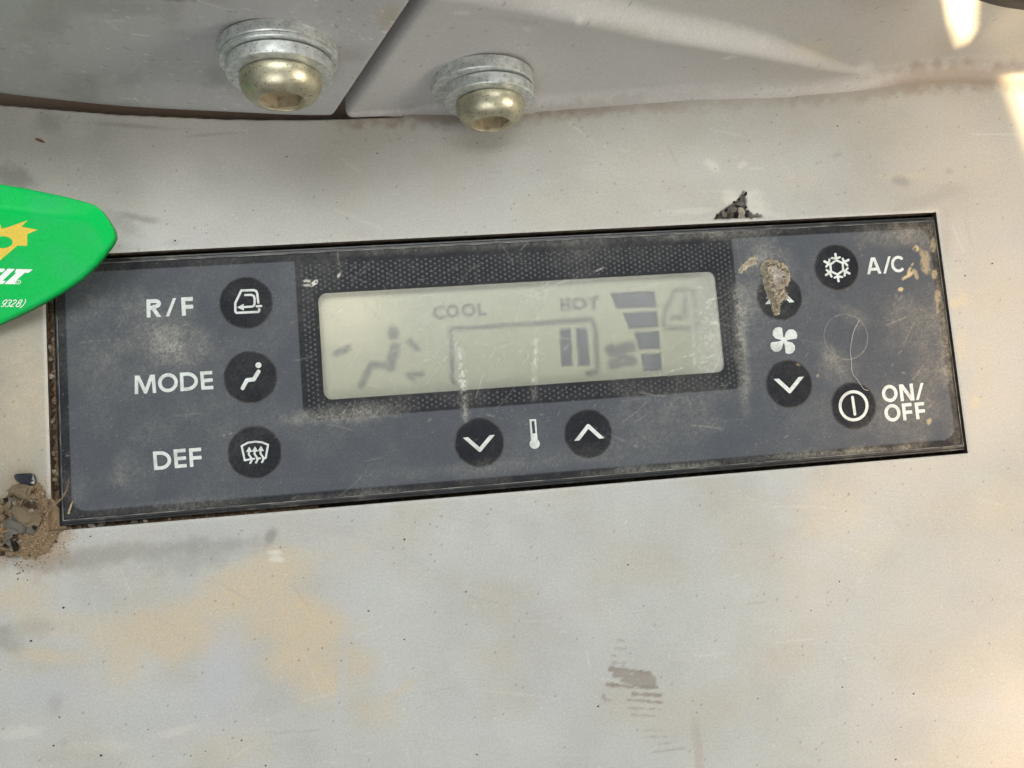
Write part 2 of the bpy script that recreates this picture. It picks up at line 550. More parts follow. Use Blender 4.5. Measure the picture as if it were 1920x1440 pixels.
def deck_paint(PX, PY, X, Y):
    n1 = fbm(PX * 0.004, PY * 0.004, 21, 5)
    n2 = fbm(PX * 0.02, PY * 0.02, 22, 4)
    n3 = fbm(PX * 0.08, PY * 0.08, 23, 3)
    c = np.ones(PX.shape + (3,)) * np.array([0.385, 0.392, 0.372])
    c = c * (0.93 + 0.14 * n1 + 0.05 * (n2 - 0.5))[..., None]
    c = lerp(c, (0.385, 0.395, 0.415), 0.35 * sstep(0.5, 0.75, fbm(PX * 0.006, PY * 0.006, 61, 3)))
    m1 = fbm(PX * 0.0075, PY * 0.0105, 63, 5); m2 = fbm(PX * 0.011, PY * 0.008, 64, 5); m3 = fbm(PX * 0.35, PY * 0.35, 65, 2)
    c = lerp(c, (0.375, 0.355, 0.305), 0.6 * sstep(0.45, 0.70, m1) * (0.55 + 0.7 * n3))
    c = c * (1 + 0.16 * (m2 - 0.5) + 0.06 * (m3 - 0.5))[..., None]
    c = lerp(c, (0.30, 0.30, 0.275), 0.26 * sstep(0.50, 0.78, fbm(PX * 0.012, PY * 0.02, 66, 6, .6)) * (.4 + .8 * n3))
    # warm dust film towards the back with painted light and shade; warmer right side
    kb = 0.7 * (1 - sstep(330, 620, PY)) * (0.5 + n2 * 0.8)
    c = lerp(c, (0.45, 0.435, 0.395), kb * (1 - sstep(350, 900, PX)))
    c = lerp(c, (0.345, 0.328, 0.288), kb * sstep(350, 900, PX))
    c = lerp(c, (0.42, 0.375, 0.31), 0.55 * sstep(1500, 1900, PX) * (0.4 + n2))
    c = lerp(c, (0.255, 0.23, 0.172), 0.8 * (1 - sstep(20, 240, PX)) * (1 - sstep(880, 1080, PY)) * sstep(420, 600, PY))  # darker, tanner tone along the left edge
    # tan dust swept in arcs on the left
    tan = (0.445, 0.385, 0.285)
    for i, (cx, cy, rx, ry, a, k) in enumerate([
            (450, 1115, 210, 55, -22, .95), (560, 1170, 130, 70, 30, 1.), (580, 1250, 90, 60, 25, 1.), (330, 1190, 190, 48, -5, .85),
            (240, 1240, 60, 40, -80, .55), (80, 1230, 110, 16, 5, .7), (20, 1120, 70, 55, 0, .7), (150, 1165, 120, 25, -8, .45),
            (675, 1245, 35, 36, 60, .6), (755, 1290, 40, 10, -35, .6), (690, 1330, 60, 30, 10, .35), (450, 1400, 60, 45, 0, .3),
            (540, 1050, 60, 30, 0, .4), (30, 800, 70, 160, 90, .35), (45, 720, 60, 120, 0, .55), (60, 1050, 60, 25, 0, .6)]):
        c = lerp(c, tan, k * blob(PX, PY, cx, cy, rx, ry, a, 0.9, 0.65, 0.012, i) * (0.5 + 0.9 * n3 + .35 * (m3 - .3)))
    # clean bluish wipes through the dust
    for i, (cx, cy, rx, ry, a, k) in enumerate([(420, 1260, 50, 110, 8, .75), (640, 1290, 10, 130, 4, .5), (90, 1300, 120, 40, 0, .5), (330, 1340, 150, 70, 0, .35)]):
        c = lerp(c, (0.385, 0.395, 0.42), k * blob(PX, PY, cx, cy, rx, ry, a, 0.7, 0.3, 0.02, 40 + i))
    # greasy dark smears, and the tag's shadow painted in at the upper left
    gr = (0.20, 0.195, 0.175)
    for i, (cx, cy, rx, ry, a, k) in enumerate([
            (230, 1036, 230, 22, -5, .75), (60, 1055, 130, 20, 3, .7), (380, 1040, 120, 30, -14, .45), (10, 1200, 40, 26, 30, .7),
            (60, 1175, 70, 20, 0, .4), (508, 1008, 26, 11, -55, 1.1), (265, 410, 46, 9, 10, .9), (230, 420, 40, 16, 30, .5),
            (10, 330, 60, 26, 10, .9), (95, 232, 35, 22, 30, .55), (250, 236, 90, 5, 4, .6), (400, 252, 60, 4, -4, .45),
            (330, 455, 25, 8, 0, .4), (1690, 338, 17, 11, 20, .7), (1780, 322, 9, 7, 0, .5), (1415, 28, 16, 6, 0, .4), (1570, 290, 12, 6, -20, .5), (1745, 370, 90, 14, -20, .25),
            (1050, 330, 60, 50, 0, .15), (1770, 450, 20, 60, 0, .3), (105, 1320, 18, 20, 0, .4), (120, 1390, 10, 14, 0, .3)]):
        c = lerp(c, gr, min(k, 1) * 0.75 * blob(PX, PY, cx, cy, rx, ry, a, 0.75, 0.5, 0.05, 60 + i))
    # pale scuffs and bird-lime spot
    for i, (cx, cy, rx, ry, a, k) in enumerate([
            (516, 1036, 17, 7, -4, 1.0), (516, 1049, 15, 6, 0, 1.0), (30, 1375, 60, 14, -8, .4), (330, 1372, 50, 9, -14, .35), (190, 1400, 60, 14, 0, .2),
            (1335, 310, 18, 10, 30, .55), (1392, 308, 12, 7, -20, .45), (1405, 385, 40, 30, 20, .55), (1370, 372, 20, 20, 0, .5), (1440, 400, 40, 8, 10, .35),
            (1300, 395, 60, 6, -3, .35), (960, 1300, 70, 3, 6, .3), (1500, 950, 60, 2, 0, .3), (1080, 240, 50, 3, 40, .3)]):
        c = lerp(c, (0.58, 0.57, 0.50), k * 0.7 * blob(PX, PY, cx, cy, rx, ry, a, 0.5, 0.5, 0.07, 90 + i))
    # yellowish spatter right of the panel; sun dapples painted in at lower right
    for i, (cx, cy, rx, ry, a, k) in enumerate([(1788, 568, 14, 12, 0, .9), (1806, 560, 9, 22, -10, .6), (1800, 505, 8, 4, 0, .7), (1800, 650, 14, 40, 10, .4),
                                                (1830, 755, 12, 16, 0, .6), (1560, 960, 70, 60, 20, .35), (1870, 950, 70, 60, 20, .3), (1640, 1030, 50, 30, -40, .25), (1690, 330, 60, 8, 0, .3), (1500, 340, 40, 20, 0, .2)]):
        c = lerp(c, (0.50, 0.42, 0.28), .7 * k * blob(PX, PY, cx, cy, rx, ry, a, 0.6, 0.5, 0.06, 120 + i))
    # brown ribbed rub mark
    rib = np.zeros(PX.shape)
    for x0, y0, x1, y1, wd, k in [(690, 550, 1050, 590, 40, .9), (740, 600, 1080, 640, 60, .8), (800, 650, 1090, 680, 50, .8), (670, 690, 1110, 715, 34, 1), (900, 775, 1140, 785, 34, .9),
                                  (630, 810, 700, 835, 26, .7), (850, 825, 1150, 852, 24, .9), (630, 785, 650, 835, 24, .7), (860, 900, 1150, 912, 16, .6), (880, 960, 1100, 972, 16, .5), (980, 1100, 1160, 1100, 13, .5),
                                  (990, 1160, 1200, 1160, 13, .5), (1120, 1225, 1240, 1210, 13, .45), (1070, 1300, 1370, 1260, 18, .45), (720, 490, 820, 495, 18, .6), (730, 365, 845, 370, 16, .5), (755, 285, 820, 298, 15, .45), (715, 425, 745, 432, 14, .5), (700, 520, 730, 545, 30, .4)]:
        f = f_seg(PX, PY, 1000 + x0 / 4.8, 1140 + y0 / 4.8, 1000 + x1 / 4.8, 1140 + y1 / 4.8, wd / 4.8)
        rib = np.maximum(rib, k * (1 - sstep(-2.0, 1.6, f + (n3 - 0.5) * 5)))
    c = lerp(c, (0.20, 0.175, 0.148), rib * 0.95)
    c = lerp(c, (0.30, 0.27, 0.235), 0.45 * (1 - sstep(4, 12, np.abs(PX - 1305 - 0.1 * (PY - 1340) + 6 * n2))) * sstep(1320, 1380, PY))
    # brown dirt caught along the crease and in the slot behind
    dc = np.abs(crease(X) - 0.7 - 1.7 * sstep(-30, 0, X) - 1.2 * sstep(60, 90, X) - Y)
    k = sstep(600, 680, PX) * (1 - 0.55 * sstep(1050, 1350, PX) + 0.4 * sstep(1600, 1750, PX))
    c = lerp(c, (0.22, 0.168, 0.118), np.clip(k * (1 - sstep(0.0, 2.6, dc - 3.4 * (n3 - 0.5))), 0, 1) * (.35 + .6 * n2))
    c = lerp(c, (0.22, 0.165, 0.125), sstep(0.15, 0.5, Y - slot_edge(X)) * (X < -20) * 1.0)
    # grit-stained gouge
    g = f_poly(PX, PY, GOUGE)
    c = lerp(c, (0.045, 0.034, 0.03), 1 - sstep(-1, 2, g + (n3 - .5) * 6))
    # light worn rim of the opening
    dh = np.maximum(np.abs(X) - HX, np.abs(Y) - HY)
    c = lerp(c, (0.52, 0.52, 0.49), 0.5 * (1 - sstep(0.1, 0.7, dh)))
    # sandy halo round the heap
    c = lerp(c, (0.30, 0.22, 0.135), 0.85 * blob(PX, PY, 50, 985, 95, 85, 0, 0.7, 0.6, 0.04, 150))
    rs = random.Random(23)
    for _ in range(150):
        a, b, th, ln = rs.uniform(0, 1920), rs.uniform(230, 1440), rs.choice([rs.gauss(-.1, .3), rs.gauss(.9, .5)]), 15 + 90 * rs.random() ** 3
        kk_ = rs.uniform(.08, .4); dk = rs.random() < .35
        x1, y1 = a + ln * math.cos(th), b + ln * math.sin(th)
        sel = (PX > min(a, x1) - 5) & (PX < max(a, x1) + 5) & (PY > min(b, y1) - 5) & (PY < max(b, y1) + 5)
        if sel.any():
            mk_ = kk_ * (1 - sstep(-.3, 2.2, f_seg(PX[sel], PY[sel], a, b, x1, y1, .8)))
            c[sel] = lerp(c[sel], (0.25, 0.24, 0.22) if dk else (0.52, 0.52, 0.49), mk_)
    # grime rubbed into the grain, with shade painted in towards the back
    gm = sstep(.38, .80, fbm(PX * .010, PY * .016, 67, 6, .6)) * (.5 + .5 * n3)
    c = lerp(c, (0.255, 0.245, 0.215), gm * (.10 + .18 * (1 - sstep(280, 520, PY))))
    # fine speckle
    sp = RNG.random(PX.shape)
    c = c * (1 + (RNG.random(PX.shape) - 0.5) * 0.045)[..., None]
    c = np.where((sp > 0.9985)[..., None], c * 0.55, c)
    c = np.where((sp < 0.0005)[..., None], c * 1.25, c)
    return np.clip(c, 0.01, 0.8)


cols = deck_paint(PX, PY, X, Y)
cx_ = (xs[:-1] + xs[1:]) / 2; cy_ = (ys[:-1] + ys[1:]) / 2
CX, CY = np.meshgrid(cx_, cy_)
keep = ~((np.abs(CX) < HX) & (np.abs(CY) < HY))
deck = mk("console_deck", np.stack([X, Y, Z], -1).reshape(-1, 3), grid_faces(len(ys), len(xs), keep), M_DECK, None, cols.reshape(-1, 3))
deck["kind"] = "structure"
rec = loft_ring([(-HX, HX, -HY, HY, -0.2), (-HX, HX, -HY, HY, -4.2), (-HX + 40, HX - 40, -HY + 20, HY - 20, -4.2)], M_RECESS, "opening_lining", deck)

# ------------------------------------------------------------------ console wall (behind, with the second bolt)
RIDGE_PX = [(760, 2), (880, 16), (1000, 36), (1250, 82), (1500, 120), (1640, 141)]
_r = []
for a, b in RIDGE_PX:
    q = ony(a, b, 50.0)
    q = ony(a, b, float(crease(q[0])) + 0.7)
    _r.append((q[0], q[2]))
_r = np.array(_r)


def wall_y(x, z):
    yc = crease(x) + 0.2
    zr = np.interp(x, _r[:, 0], _r[:, 1], left=_r[0, 1] + 4)
    fade = 1 - sstep(35, 78, x)
    lo = 0.05 * z + 0.9 * (1 - sstep(30, 70, x)) * np.sin(np.clip(z / np.maximum(zr, 1), 0, 1) * math.pi) * sstep(-28, 5, x)
    wdt = 1.2 + 2.6 * fade                      # shelf above the hollow, dying out to the right
    up = (0.3 + 3.4 * fade) * sstep(-0.2, 1.0, (z - zr) / wdt) + 0.10 * np.maximum(z - zr - wdt, 0)
    bend = 1.3 * sstep(91.0, 101.0, x) - 0.5 * sstep(80, 92, x)
    return yc + lo + up + bend * sstep(0, 14, z)


zs = np.concatenate([2.6 * (1 - np.cos(np.linspace(0, math.pi / 2, 19)))[:-1], np.arange(2.6, 46.2, 0.4)])
cols_u = np.concatenate([[-0.02, 0.0, 0.15, 0.45, 0.95, 1.6], np.arange(2.0, 150, 0.4), [155, 165]])
back = np.concatenate([[7.0, 1.5, 0.85, 0.35, 0.06, 0.0], np.zeros(len(cols_u) - 6)])
U, ZZ = np.meshgrid(cols_u, zs)
XL = -30.5 + 0.431 * ZZ
Xw = XL + U
BK = np.tile(back, (len(zs), 1))
rf = 0.9 + 1.7 * sstep(-30, 0, Xw) + 1.4 * sstep(60, 90, Xw)
fil = np.clip(1 - ZZ / rf, 0, 1)
Yw = wall_y(Xw, ZZ) - rf * (1 - np.sqrt(np.clip(1 - fil ** 2, 0, 1))) + BK
Yw = Yw + (fbm(Xw * .08, ZZ * .08, 9) - .5) * .3
WP = np.stack([Xw, Yw, ZZ - 0.05], -1)
WPX, WPY = proj(WP)
n1 = fbm(WPX * .006, WPY * .012, 31, 4); n3 = fbm(WPX * .07, WPY * .07, 32, 3); n2 = fbm(WPX * .02, WPY * .03, 33, 4)
c = np.ones(WPX.shape + (3,)) * np.array([0.43, 0.425, 0.41]) * (0.92 + 0.16 * n1)[..., None]
c = lerp(c, (0.43, 0.37, 0.30), 0.55 * sstep(1150, 1750, WPX) * (0.4 + n2))
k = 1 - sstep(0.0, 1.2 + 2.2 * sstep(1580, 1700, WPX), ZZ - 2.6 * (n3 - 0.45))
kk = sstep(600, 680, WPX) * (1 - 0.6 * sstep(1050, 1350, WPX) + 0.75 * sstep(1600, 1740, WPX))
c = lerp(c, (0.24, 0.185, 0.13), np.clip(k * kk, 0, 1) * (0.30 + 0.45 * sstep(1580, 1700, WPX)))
for i, (cx, cy, rx, ry, a, k) in enumerate([(1180, 55, 90, 10, 8, .35), (960, 38, 60, 6, 8, .3)]):
    c = lerp(c, (0.30, 0.27, 0.22), k * blob(WPX, WPY, cx, cy, rx, ry, a, .7, .5, .05, 170 + i))
for i, (cx, cy, rx, ry, a, k) in enumerate([(1085, 38, 9, 12, 0, .7), (870, 24, 22, 4, 3, .6), (1370, 107, 16, 4, -5, .8), (1620, 125, 18, 9, -10, .7), (990, 56, 10, 4, 30, .6), (1430, 80, 8, 12, -40, .3)]):
    c = lerp(c, (0.60, 0.58, 0.53), k * blob(WPX, WPY, cx, cy, rx, ry, a, .6, .6, .08, 180 + i))
for i, (cx, cy, rx, ry, a, k) in enumerate([(1520, 90, 42, 11, -8, .7), (1540, 105, 30, 8, 10, .5)]):
    c = lerp(c, (0.50, 0.44, 0.29), .55 * k * blob(WPX, WPY, cx, cy, rx, ry, a, .6, .7, .08, 190 + i))
c = c * (1 + (RNG.random(WPX.shape) - .5) * .06)[..., None]
c = np.where((RNG.random(WPX.shape) > .9985)[..., None], c * .5, c)
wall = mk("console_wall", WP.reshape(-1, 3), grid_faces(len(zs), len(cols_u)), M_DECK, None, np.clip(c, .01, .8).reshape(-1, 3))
wall["kind"] = "structure"
# dark cavity behind cover plate and gap
mk("cavity_back", [(-130, 66, -4), (-5, 57, -4), (5, 57, 46), (-130, 66, 46)], [(0, 1, 2, 3)], M_RECESS, wall)

mk("cavity_light_cap", [(-130, 55, 45.6), (-130, 67, 45.6), (6, 58, 45.6), (6, 53.5, 45.6), (-14, 50.5, 45.6), (-30, 50.6, 45.6), (-60, 52.8, 45.6)], [(0, 1, 2, 3, 4, 5, 6)], M_RECESS, wall)  # unseen lid, added to keep light from entering at the top

# ------------------------------------------------------------------ cover plate at the upper left
def plate_y(x):
    return np.interp(x, [-130, -110, -91.7, -72, -60, -52.8, -45, -38, -10], [62.8, 58.0, 54.4, 51.4, 49.9, 49.1, 48.4, 47.75, 47.5])


def plate_ys(x):
    return sum(plate_y(x + d) for d in np.linspace(-6, 6, 9)) / 9


PB = [(-128, -0.2), (-60, 0.0), (-33.6, 0.35), (-32.9, 0.9), (-15.7, 46.2), (-128, 46.2)]
V2, F2 = march(lambda a, b: f_poly(a, b, PB), -128.5, -5, -1, 46.7, 0.42)
dd = -f_poly(V2[:, 0], V2[:, 1], PB)
rnd = np.clip(1 - dd / 0.7, 0, 1)
low = np.clip(1 - (V2[:, 1] + 0.2) / 3.0, 0, 1)
yy = plate_ys(V2[:, 0]) + 0.7 * (1 - np.sqrt(1 - rnd ** 2 * 0.98)) + 1.1 * low ** 2 * sstep(-75, -45, V2[:, 0])
P3 = np.stack([V2[:, 0], yy, V2[:, 1]], -1)
ppx, ppy = proj(P3)
n1 = fbm(ppx * .006, ppy * .012, 41, 4); n2 = fbm(ppx * .025, ppy * .04, 42, 4); n3 = fbm(ppx * .12, ppy * .12, 43, 3)
c = np.ones((len(ppx), 3)) * np.array([0.40, 0.398, 0.395]) * (0.9 + .2 * n1)[:, None]
c = lerp(c, (0.36, 0.37, 0.335), 0.6 * (1 - sstep(0, 330, ppx)))
c = lerp(c, (0.40, 0.40, 0.395), 0.4 * sstep(.5, .75, n2) * sstep(.4, .7, n3))
c = lerp(c, (0.50, 0.50, 0.49), 0.4 * sstep(.64, .74, n3) * sstep(.5, .65, n2))
for q in [[(368, 0), (420, 17), (470, 18)], [(250, 65), (285, 66)], [(200, 40), (235, 38)], [(110, 5), (100, 25)], [(600, 40), (560, 70)]]:
    c = lerp(c, (0.60, 0.59, 0.58), .7 * (1 - sstep(0, 1.6, f_line(ppx, ppy, q, 2.0) + n3 * 1.5)))
c = lerp(c, (0.34, 0.31, 0.20), .6 * blob(ppx, ppy, 725, 30, 25, 30, 0, .8, .5, .05, 4))
c = lerp(c, (0.13, 0.12, 0.09), .7 * blob(ppx, ppy, 330, -2, 30, 7, 0, .8, .5, .08, 5))
rq = random.Random(29)
for _ in range(110):
    a, b, th, ln = rq.uniform(0, 760), rq.uniform(0, 210), rq.gauss(0, .5), 5 + 40 * rq.random() ** 3
    sel = (np.abs(ppx - a) < ln + 4) & (np.abs(ppy - b) < ln + 4)
    if sel.any():
        c[sel] = lerp(c[sel], (0.56, 0.56, 0.55), rq.uniform(.1, .6) * (1 - sstep(-.2, 1.9, f_seg(ppx[sel], ppy[sel], a, b, a + ln * math.cos(th), b + ln * math.sin(th), 1.0))))
c = lerp(c, (0.25, 0.245, 0.22), .45 * sstep(.5, .75, fbm(ppx * .012, ppy * .02, 45, 5)))
rs = RNG.random(len(ppx))
c = np.where((rs > .9955)[:, None], c * 1.5, c); c = np.where((rs < .003)[:, None], c * .6, c)
c = lerp(c, (0.36, 0.36, 0.35), .4 * (1 - sstep(0.1, .5, dd)))
nb = len(P3)
cover = mk("cover_plate", P3, [tuple(reversed(f)) for f in F2], M_PLATE, None, np.clip(c, .01, .8))
sol = cover.modifiers.new("thickness", 'SOLIDIFY'); sol.thickness = 2.6 * MM; sol.offset = 1
tag(cover, "scuffed dark grey cover plate with a slanted right edge, bolted at the upper left", "cover plate")


# ------------------------------------------------------------------ bolts
def lathe(profile, seg=72, close_start=False):
    """profile: (axial distance along -y, radius)"""
    V = []; F = []
    for (a, r) in profile:
        for s in range(seg):
            th = 2 * math.pi * s / seg
            V.append((r * math.cos(th), -a, r * math.sin(th)))
    for k in range(len(profile) - 1):
        for s in range(seg):
            F.append((k * seg + s, k * seg + (s + 1) % seg, (k + 1) * seg + (s + 1) % seg, (k + 1) * seg + s))
    return V, F


def washer(r, ri, t0, t1, dx=0, dz=0, bev=0.14, tilt=0.0):
    pr = [(t0, ri), (t0, r - bev), (t0 + bev, r), (t1 - bev, r), (t1, r - bev), (t1, ri)]
    V, F = lathe(pr)
    V = [(x + dx, y - tilt * x, z + dz) for x, y, z in V]
    return V, F


def build_bolt(loc, label, washers, hr, hh, base):
    root = empty("bolt", loc, label, "bolt", "button head bolts on the console wall")
    L = np.array(loc)
    for (name, r, t0, t1, dx, dz, tl) in washers:
        V, F = washer(r, 4.3, t0, t1, dx, dz, tilt=tl)
        mk(name, np.array(V) + L, F, M_ZINC, root).data.set_sharp_from_angle(angle=math.radians(28))
    hx, hz = base[1], base[2]
    b0 = base[0]
    sr = 3.45                                       # socket mouth radius
    pr = [(b0 - .05, 4.3), (b0 - .05, hr - 0.35), (b0 + .12, hr - .08), (b0 + .4, hr)]
    th0 = 0.10
    for k in range(1, 15):
        th = th0 + (math.pi / 2 * 0.86) * k / 14
        pr.append((b0 + .4 + (hh - .4) * math.sin(th) / math.sin(th0 + math.pi / 2 * .86), sr + .25 + (hr - sr - .25) * (math.cos(th) - math.cos(th0 + math.pi / 2 * .86)) / (1 - math.cos(th0 + math.pi / 2 * .86))))
    end = pr[-1][0]
    pr += [(end + .03, sr + .08), (end - .12, sr)]
    V, F = lathe(pr)
    head = mk("button_head", np.array(V) + L + (hx, 0, hz), F, M_GOLD, root)
    # hexagonal socket
    V = []; F = []
    n = 72
    for a, f_ in ((end - .12, 0.0), (end - .35, 1.0), (end - 2.2, 1.0), (end - 2.4, 0.6), (end - 2.5, 0.02)):
        for s in range(n):
            th = 2 * math.pi * s / n + math.radians(8)
            seg = (2 * math.pi * s / n) % (math.pi / 3) - math.pi / 6
            rh = 2.85 / math.cos(seg)
            if f_ == 0.0:
                rr = sr
            elif f_ == 1.0:
                rr = min(rh, sr)
            else:
                rr = rh * f_
            V.append((rr * math.cos(th) + hx, -a, rr * math.sin(th) + hz))
    for k in range(4):
        for s in range(n):
            F.append((k * n + s, k * n + (s + 1) % n, (k + 1) * n + (s + 1) % n, (k + 1) * n + s))
    mk("hex_socket", np.array(V) + L, F, M_SOCK, head, smooth=False)
    return root


p1 = ony(521, 92, 48.0)
y1 = float(plate_ys(p1[0]))
p1 = ony(521, 92, y1)
build_bolt((p1[0], y1 + 0.05, p1[2]), "golden button head bolt with two zinc washers on the slanted cover plate", [
    ("washer", 9.15, 0.0, 1.8, 0, 0, 0.0), ("washer", 9.0, 1.8, 2.5, 0.1, -.05, 0.0), ("washer", 8.15, 2.65, 4.6, 0.15, -.1, 0.01)], 6.3, 3.9, (4.6, 0.2, -.15))
p2 = ony(903, 150, 50.0)
y2 = float(wall_y(p2[0], p2[2]))
p2 = ony(903, 150, y2)
build_bolt((p2[0], y2 + 0.25, p2[2]), "golden button head bolt standing alone on the bare wall, right of the slanted plate", [
    ("washer", 9.35, 0.0, 2.3, 0, 0, 0.0), ("washer", 8.25, 2.45, 4.5, 1.1, -.2, 0.02)], 6.25, 4.0, (4.5, 1.2, -.3))

# ------------------------------------------------------------------ climate control panel
ZF = -0.6
panel = empty("climate_control_panel", (0, 0, -4), "dusty dark grey climate control panel with display, set in the console", "control panel")
FX0, FX1, FY0, FY1 = -83.3, 84.5, -22.65, 22.6
BX0, BX1, BY0, BY1 = -83.95, 84.75, -23.55, 23.45


def rect_in(d, z):
    return (BX0 + d, BX1 - d, BY0 + d, BY1 - d, z)


k = 1.0
loft_ring([(BX0, BX1, BY0, BY1, -4.0), (BX0, BX1, BY0, BY1, -0.75), rect_in(0.1, -0.62),
           (BX0 + .22, BX1 - .1, BY0 + .3, BY1 - .35, -0.6), (BX0 + .28, BX1 - .12, BY0 + .36, BY1 - .42, -0.8), (BX0 + .38, BX1 - .15, BY0 + .5, BY1 - .55, -0.8),
           (BX0 + .44, BX1 - .18, BY0 + .56, BY1 - .6, -0.42), (FX0, FX1, FY0, FY1, -0.40), (FX0 + .1, FX1 - .1, FY0 + .1, FY1 - .1, -0.72)], M_BEZEL, "bezel", panel)

rim = loft_ring([(FX0 + .02, FX1 - .02, FY0 + .02, FY1 - .02, -0.385), (FX0 + .13, FX1 - .13, FY0 + .13, FY1 - .13, -0.385)], M_RIM, "worn_rim", panel)

GREY = np.array([0.067, 0.075, 0.089]); CHAR = np.array([0.0135, 0.0148, 0.019])
DUST = np.array([0.30, 0.295, 0.26])
SCR = [[(640, 590), (760, 560)], [(150, 642), (235, 634)], [(905, 775), (1000, 800)], [(1016, 793), (1042, 781)], [(1090, 790), (1150, 830)], [(960, 575), (1060, 525)],
       [(735, 760), (770, 805)], [(1165, 545), (1240, 530)], [(790, 670), (765, 640), (735, 660)], [(280, 870), (320, 862)], [(400, 820), (435, 812)], [(1250, 680), (1300, 664)],
       [(200, 620), (260, 600)], [(1100, 795), (1200, 840)], [(1610, 458), (1617, 482)], [(640, 780), (660, 800)], [(1305, 600), (1330, 560)], [(880, 610), (800, 720)],
       [(700, 545), (690, 580)], [(1140, 575), (1125, 600)], [(1210, 710), (1280, 690)], [(1685, 540), (1672, 588)], [(1480, 820), (1540, 850)], [(1000, 520), (1010, 600)], [(560, 690), (620, 720)]]


SCRATCH = []
_r = random.Random(17)
for _ in range(260):
    if _r.random() < .5:
        a_, b_ = _r.uniform(590, 1380), _r.uniform(500, 800)
    else:
        a_, b_ = _r.uniform(110, 1780), _r.uniform(450, 950)
    th_, ln_ = _r.gauss(-.5, .7), 4 + 34 * _r.random() ** 3
    bend_ = _r.uniform(-.2, .2)
    SCRATCH.append((a_, b_, a_ + ln_ * math.cos(th_), b_ + ln_ * math.sin(th_), a_ + ln_ * math.cos(th_) + ln_ * .7 * math.cos(th_ + bend_), b_ + ln_ * math.sin(th_) + ln_ * .7 * math.sin(th_ + bend_), _r.uniform(.08, .5) * _r.random() ** .5))


def scratches(px, py):
    out = np.zeros(px.shape)
    for (x0, y0, x1, y1, x2, y2, k) in SCRATCH:
        sel = (px > min(x0, x1, x2) - 3) & (px < max(x0, x1, x2) + 3) & (py > min(y0, y1, y2) - 3) & (py < max(y0, y1, y2) + 3)
        if sel.any():
            f = np.minimum(f_seg(px[sel], py[sel], x0, y0, x1, y1, .6), f_seg(px[sel], py[sel], x1, y1, x2, y2, .4))
            out[sel] = np.maximum(out[sel], k * (1 - sstep(-.3, 1.5, f)))
    return out


def dust_at(px, py, fine=True):
    n1 = fbm(px * .010, py * .010, 51, 4); n2 = fbm(px * .04, py * .04, 52, 4); n3 = fbm(px * .22, py * .22, 53, 2)
    d = 0.018 + 0.07 * sstep(.45, .75, n1) + .05 * (n2 - .4)
    for i, (cx, cy, rx, ry, a, k) in enumerate([
            (300, 620, 110, 60, 20, .22), (330, 650, 60, 40, 0, .18), (240, 680, 90, 60, 0, .12), (180, 560, 80, 60, 0, .08), (240, 890, 50, 40, 0, .18), (330, 790, 130, 50, 0, .06),
            (1350, 436, 130, 14, -4, .3), (900, 460, 330, 10, -3, .16), (1120, 470, 180, 30, -3, .05), (1390, 640, 14, 110, -4, .4), (1400, 560, 30, 60, 0, .22), (1420, 470, 40, 40, 0, .15),
            (1560, 670, 14, 34, -25, .35), (1575, 690, 40, 30, 20, .2), (1600, 590, 50, 20, 30, .15), (1720, 600, 80, 60, 0, .13), (1700, 780, 70, 60, 0, .14), (1740, 710, 40, 60, 0, .12),
            (1690, 440, 90, 26, 0, .22), (1452, 520, 46, 66, 0, .28), (1415, 490, 30, 14, -30, .25), (640, 778, 120, 16, -4, .3), (700, 770, 60, 20, -4, .2), (1250, 780, 120, 50, -10, .1), (1080, 850, 160, 20, -5, .08), (870, 880, 300, 14, -4, .1),
            (700, 930, 160, 12, -4, .2), (1250, 880, 160, 10, -4, .25), (1560, 850, 180, 9, -4, .35), (300, 950, 140, 14, -4, .12), (440, 850, 60, 60, 0, .05), (560, 560, 40, 60, 0, .05),
            (1460, 640, 140, 200, 0, .05), (140, 930, 40, 50, 0, .08), (1780, 640, 22, 260, -6, .16)]):
        d = d + k * blob(px, py, cx, cy, rx, ry, a, .85, .5, .03, 200 + i) * (.35 + 1.1 * n2)
    # chalky runs down across the display
    for (x0, y0, x1, y1, w_, k) in [(862, 655, 873, 790, 13, .75), (868, 700, 874, 776, 18, .4), (1004, 640, 1000, 745, 15, .5), (1010, 555, 1004, 690, 8, .3), (1300, 630, 1302, 700, 4, .6), (1246, 640, 1248, 660, 3, .6),
                                    (700, 640, 770, 790, 3, .35), (760, 560, 770, 740, 2, .2), (1024, 530, 1026, 550, 6, .45), (985, 545, 1000, 600, 5, .3), (940, 600, 950, 720, 3, .2)]:
        f = f_seg(px, py, x0, y0, x1, y1, w_)
        d = d + k * (1 - sstep(-6, 6, f + (n3 - .45) * 26)) * sstep(.25, .7, n3)
    for i, s in enumerate(SCR):
        f = f_line(px, py, s, 1.2)
        d = d + (.12 + .3 * (i % 3) / 2) * (1 - sstep(-.5, 1.3, f)) * sstep(.42, .6, n3) * sstep(.35, .6, n2 + .1)
    d = d * (.35 + 1.3 * n3)
    if SCRATCH:
        d = d + scratches(px, py)
    if fine:
        r = RNG.random(px.shape)
        d = d * (.55 + .9 * RNG.random(px.shape)) + .03 * (r - .5) + np.where(r > .9975, .3, 0)
    return np.clip(d, 0, .95)


